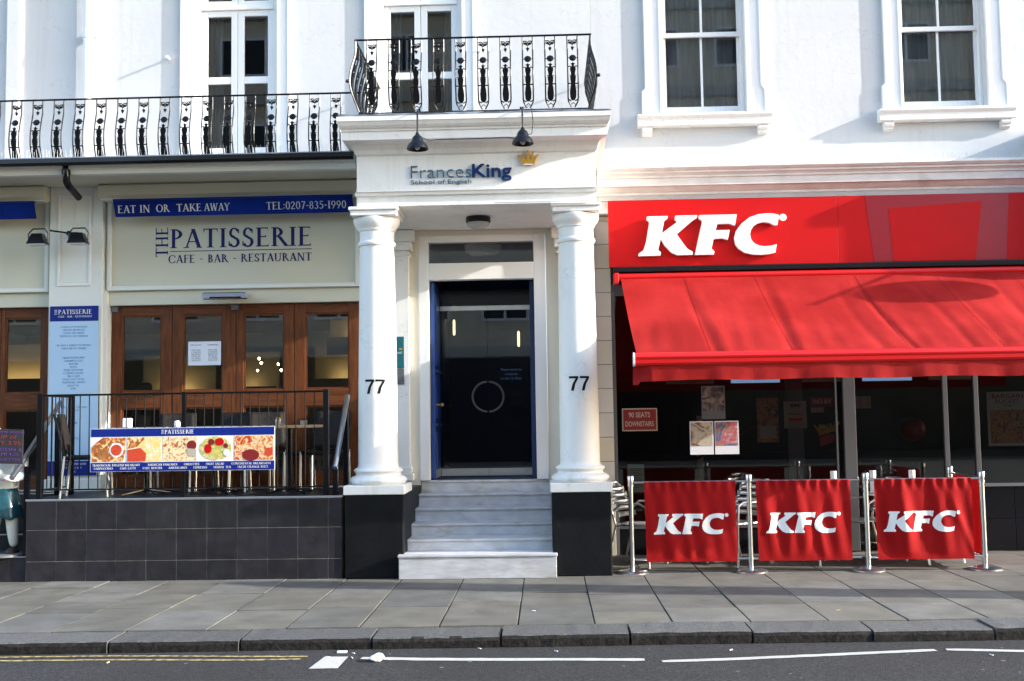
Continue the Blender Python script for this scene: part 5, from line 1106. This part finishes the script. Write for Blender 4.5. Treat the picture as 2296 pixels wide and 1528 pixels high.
def wave(x, z, s):
    k = (.93 - z) / .81
    a = (.016 + .006 * math.sin(s * 5)) * math.sin(x * (9 + s) + s) + .012 * math.sin(x * (21 - s) + 2.1 * s + z * 2) + .007 * math.sin(x * 37 + s * 3 + z * 5)
    d1, d2 = .62 - .09 * s, .25 + .11 * s
    b = .035 * math.exp(-((x - d1 + (.35 - .1 * s) * k) / .06) ** 2) * k + .03 * math.exp(-((x - d2 - (.05 + .06 * s) * k) / .045) ** 2) * k - .02 * math.exp(-((x - .8 + .3 * k) / .05) ** 2) * k
    pin = math.sin(math.pi * min(1, max(0, k))) * .75 + .25 * k * (1 - k) * 4
    hem = .010 * math.sin(x * 60 + s) * max(0, 1 - abs(k) * 6) 
    return .7 * (a + b) * (.35 + .65 * pin) * min(1, 12 * k + .15) * min(1, 8 * (1 - k) + .3) + hem
def banner(x0, x1, y, label, s, rot=None):
    B = thing('barrier_banner', label, 'banner', ((x0 + x1) / 2, y, .12), 'red banners of the pavement barrier')
    W = x1 - x0
    def f(u, v):
        x = u * W; z = .115 + .815 * v
        return (x0 + x + .012 * (1 - v) * (1 - u), y - .028 - wave(x, z, s), z)
    MB().grid(f, 150, 90).build('cloth', 'banner_cloth', B, smooth=True)
    for z in (.925, .14): MB().cyl((x0 - .10, y, z), (x1 + .10, y, z), .012, n=10).build('crossbar', 'steel', B, smooth=True)
    # printed letters follow the cloth
    k = .000495; cx = x0 + W * (.095 if s < 3 else .085)
    for p in logo(k):
        bm = bmesh.new(); vs = [bm.verts.new((cx + a, 0, .395 + b)) for a, b in p]; fc = bm.faces.new(vs); fc.normal_update()
        bmesh.ops.triangulate(bm, faces=[fc])
        for _ in range(4): bmesh.ops.subdivide_edges(bm, edges=bm.edges[:], cuts=1, use_grid_fill=True)
        bmesh.ops.recalc_face_normals(bm, faces=bm.faces)
        o0 = Vector(B['_o'])
        for v in bm.verts:
            z = v.co.z; v.co.y = y - .034 - wave(v.co.x - x0, z, s); v.co -= o0
        me = bpy.data.meshes.new('letter'); bm.to_mesh(me); bm.free(); me.polygons.foreach_set('use_smooth', [True] * len(me.polygons))
        put('letter', me, 'white_sign', B, o0)
    return B
banner(.99, 1.925, 11.38, 'red barrier banner nearest the porch plinth', 1.0)
banner(2.13, 3.09, 11.38, 'middle red barrier banner of three', 2.3)
banner(3.335, 4.315, 11.38, 'red barrier banner by the outer corner post', 4.1)
SB = thing('side_banner', 'plain red banner closing the barrier end back to the shop', 'banner', (4.46, 11.9, .12))
MB().grid(lambda u, v: (4.45 + .05 * u + .012 * math.sin(u * 22), 11.50 + .84 * u, .12 + .81 * v), 60, 6).build('cloth', 'banner_cloth', SB, smooth=True)
for z in (.925, .14): MB().cyl((4.434, 11.41, z), (4.50, 12.42, z), .012, n=8).build('crossbar', 'steel', SB)

# ------------------------------------------------------------------ aluminium tables and chairs behind the barrier
def alu_chair(loc, rz, label):
    C = thing('aluminium_chair', label, 'chair', (0, 0, 0), 'aluminium chairs behind the barrier')
    for i in range(6): MB().box(-.20, .20, -.22 + .075 * i, -.22 + .075 * i + .06, .44, .452).build('seat_slat', 'alu', C, bevel=.004)
    for i in range(5):
        z = .52 + .066 * i; yb = .20 + .035 * i
        MB().grid(lambda u, v, z=z, yb=yb: ((u - .5) * .42, yb - .05 * (2 * u - 1) ** 2 + .012 * v, z + .052 * v), 8, 1).build('back_slat', 'alu', C, smooth=True).modifiers.new('s', 'SOLIDIFY').thickness = .004
    m = MB(); m.tube([(-.235, -.20, .0), (-.235, -.19, .44), (-.235, -.17, .64), (-.235, -.10, .675), (-.235, .12, .67), (-.23, .20, .60)], .0125, 8); m.build('arm_frame', 'alu', C, smooth=True)
    m = MB(); m.tube([(.235, -.20, .0), (.235, -.19, .44), (.235, -.17, .64), (.235, -.10, .675), (.235, .12, .67), (.23, .20, .60)], .0125, 8); m.build('arm_frame', 'alu', C, smooth=True)
    m = MB(); m.tube([(-.22, .30, 0), (-.215, .19, .44), (-.22, .26, .66), (-.21, .345, .84), (-.17, .375, .88), (0, .39, .885), (.17, .375, .88), (.21, .345, .84), (.22, .26, .66), (.215, .19, .44), (.22, .30, 0)], .0125, 8); m.build('back_frame', 'alu', C, smooth=True)
    m = MB(); m.tube([(-.225, -.19, .43), (.225, -.19, .43)], .011, 8); m.tube([(-.215, .19, .43), (.215, .19, .43)], .011, 8); m.build('seat_rail', 'alu', C, smooth=True)
    C.location = loc; C.rotation_euler = (0, 0, R(rz)); return C
AC = alu_chair((1.0, 12.0, 0), 60, 'aluminium slatted chair between the porch plinth and the first banner')
for loc, rz, lab in (((2.02, 12.02, 0), -55, 'aluminium chair showing between the first and second banners'), ((2.75, 12.05, 0), 70, 'aluminium chair behind the middle banner'), ((3.5, 12.15, 0), -70, 'aluminium chair behind the gap of the second and third banners'), ((4.1, 12.1, 0), 200, 'aluminium chair behind the corner banner')):
    c = copy_tree(AC); c.location = loc; c.rotation_euler = (0, 0, R(rz)); c['label'] = lab
for x, lab, gx in ((1.52, 'round table behind the first barrier banner', None), (2.96, 'round table behind the middle barrier banner', 3.13), (3.82, 'round table behind the corner barrier banner', 3.55)):
    make_table('aluminium_table', lab, 'round tables behind the barrier', (x, 12.35, 0), 'alu', .72, .30, False)
for x, y, lab in ((3.17, 12.30, 'white cup on the table behind the middle banner'), (3.60, 12.30, 'white cup on the corner table near the middle banner'), (4.03, 12.30, 'white cup on the corner table near the corner post')):
    m = MB(); m.lathe([(.028, .722), (.036, .725), (.038, .995), (.034, .996)], x, y, 14)
    m = MB(); m.lathe([(.022, .721), (.03, .726), (.034, .86), (.035, .965), (.033, .968)][:], x, y, 16)
    o = tag(m.build('tall_cup', 'white_sign', None, True, base=(x, y, .721)), lab, 'cup', 'white cups on the shop tables')

# ------------------------------------------------------------------ street bits
def crumple(x, y, z, r, mat, name, label, cat, s=1, group=None):
    bm = bmesh.new(); bmesh.ops.create_icosphere(bm, subdivisions=2, radius=r)
    for v in bm.verts: v.co *= random.uniform(.55, 1.15); v.co.z *= .55
    me = bpy.data.meshes.new(name); bm.to_mesh(me); bm.free()
    zmin = min(v.co.z for v in me.vertices); o = put(name, me, mat, None, (x, y, z - zmin)); tag(o, label, cat, group)
crumple(-1.22, 7.80, GZ + .003, .055, 'tissue', 'crumpled_tissue', 'crumpled white tissue on the road beside the white line', 'litter')
m = MB(); m.box(-1.56, -1.49, 8.085, 8.115, GZ + .001, GZ + .012); tag(m.build('paper_scrap', 'tissue', None, base=(-1.52, 8.1, GZ)), 'small white paper scrap in the gutter', 'litter')
for i in range(12):
    x = random.uniform(-3.8, 3.9); rd_ = random.random() < .7
    y = random.uniform(7.75, kerb_y(x) - .05) if rd_ else random.uniform(8.9, 11.05); z = GZ if rd_ else .005; a = random.uniform(0, 3.14)
    m = MB(); m.cyl((x, y, z + .005), (x + .03 * math.cos(a), y + .03 * math.sin(a), z + .005), .004, n=6)
    tag(m.build('cigarette_butt', random.choice(['butt', 'tissue', 'tissue']), None, base=(x, y, z)), 'cigarette butt lying on the road' if rd_ else 'cigarette butt lying on the pavement', 'litter', 'cigarette butts on the road' if rd_ else 'cigarette butts on the pavement')
# unseen pillar, added beyond the frame to cast the long pavement shadow
LP = thing('shadow_pillar', 'thick round black unseen pillar added beyond the shop to shade the pavement', 'pillar', (8.6, 9.08, 0))
MB().lathe([(.27, 0), (.27, .1), (.235, .15), (.235, 4.0), (.26, 4.05), (.2, 4.2), (.05, 4.4)], 8.6, 9.08, 24).build('post', 'black_gloss', LP, smooth=True)
# ------------------------------------------------------------------ building across the street, seen in the window panes
OB = thing('opposite_building', 'buff office building across the street mirrored in the windows', 'building', (0, -14, 0))
MB().box(-30, 32, -22, -14, 0, 9).build('wall', 'buff_brick', OB)
MB().box(-13, 17, -24, -14.3, 9.01, 24).build('tower', 'buff_brick', OB)
for j in range(4):
    MB().box(-13.1, 17.1, -14.29, -14.15, 10.2 + 3.3 * j, 10.6 + 3.3 * j).build('concrete_band', 'concrete', OB)
wm = MB().box(-.9, .9, -.02, .06, 0, 1.5).mesh('window'); wm.materials.append(M['paper'])
pm = MB().add([(-.8, .065, .1), (-.05, .065, .1), (-.05, .065, 1.4), (-.8, .065, 1.4), (.05, .065, .1), (.8, .065, .1), (.8, .065, 1.4), (.05, .065, 1.4)], [[0, 1, 2, 3], [4, 5, 6, 7]]).mesh('pane'); pm.materials.append(M['black_gloss'])
MB().box(-29.9, 31.9, -13.99, -13.9, .01, 3.9).build('dark_shopfronts', 'black_gloss', OB)
for j in range(1):
    MB().box(-30, 32, -13.99, -13.85, 3.95 + 3.3 * j, 4.35 + 3.3 * j).build('concrete_band', 'concrete', OB)
    for i in range(20):
        w = put('window', wm, None, OB, rel=(-28.5 + 3.0 * i, .0, 5.3 + 3.3 * j)); put('pane', pm, None, w, rel=(0, 0, 0))
for j in range(4):
    for i in range(9):
        w = put('window', wm, None, OB, rel=(-11.2 + 3.1 * i, -.3, 11.3 + 3.3 * j)); put('pane', pm, None, w, rel=(0, 0, 0))
for o in bpy.data.objects:
    if '_o' in o: del o['_o']
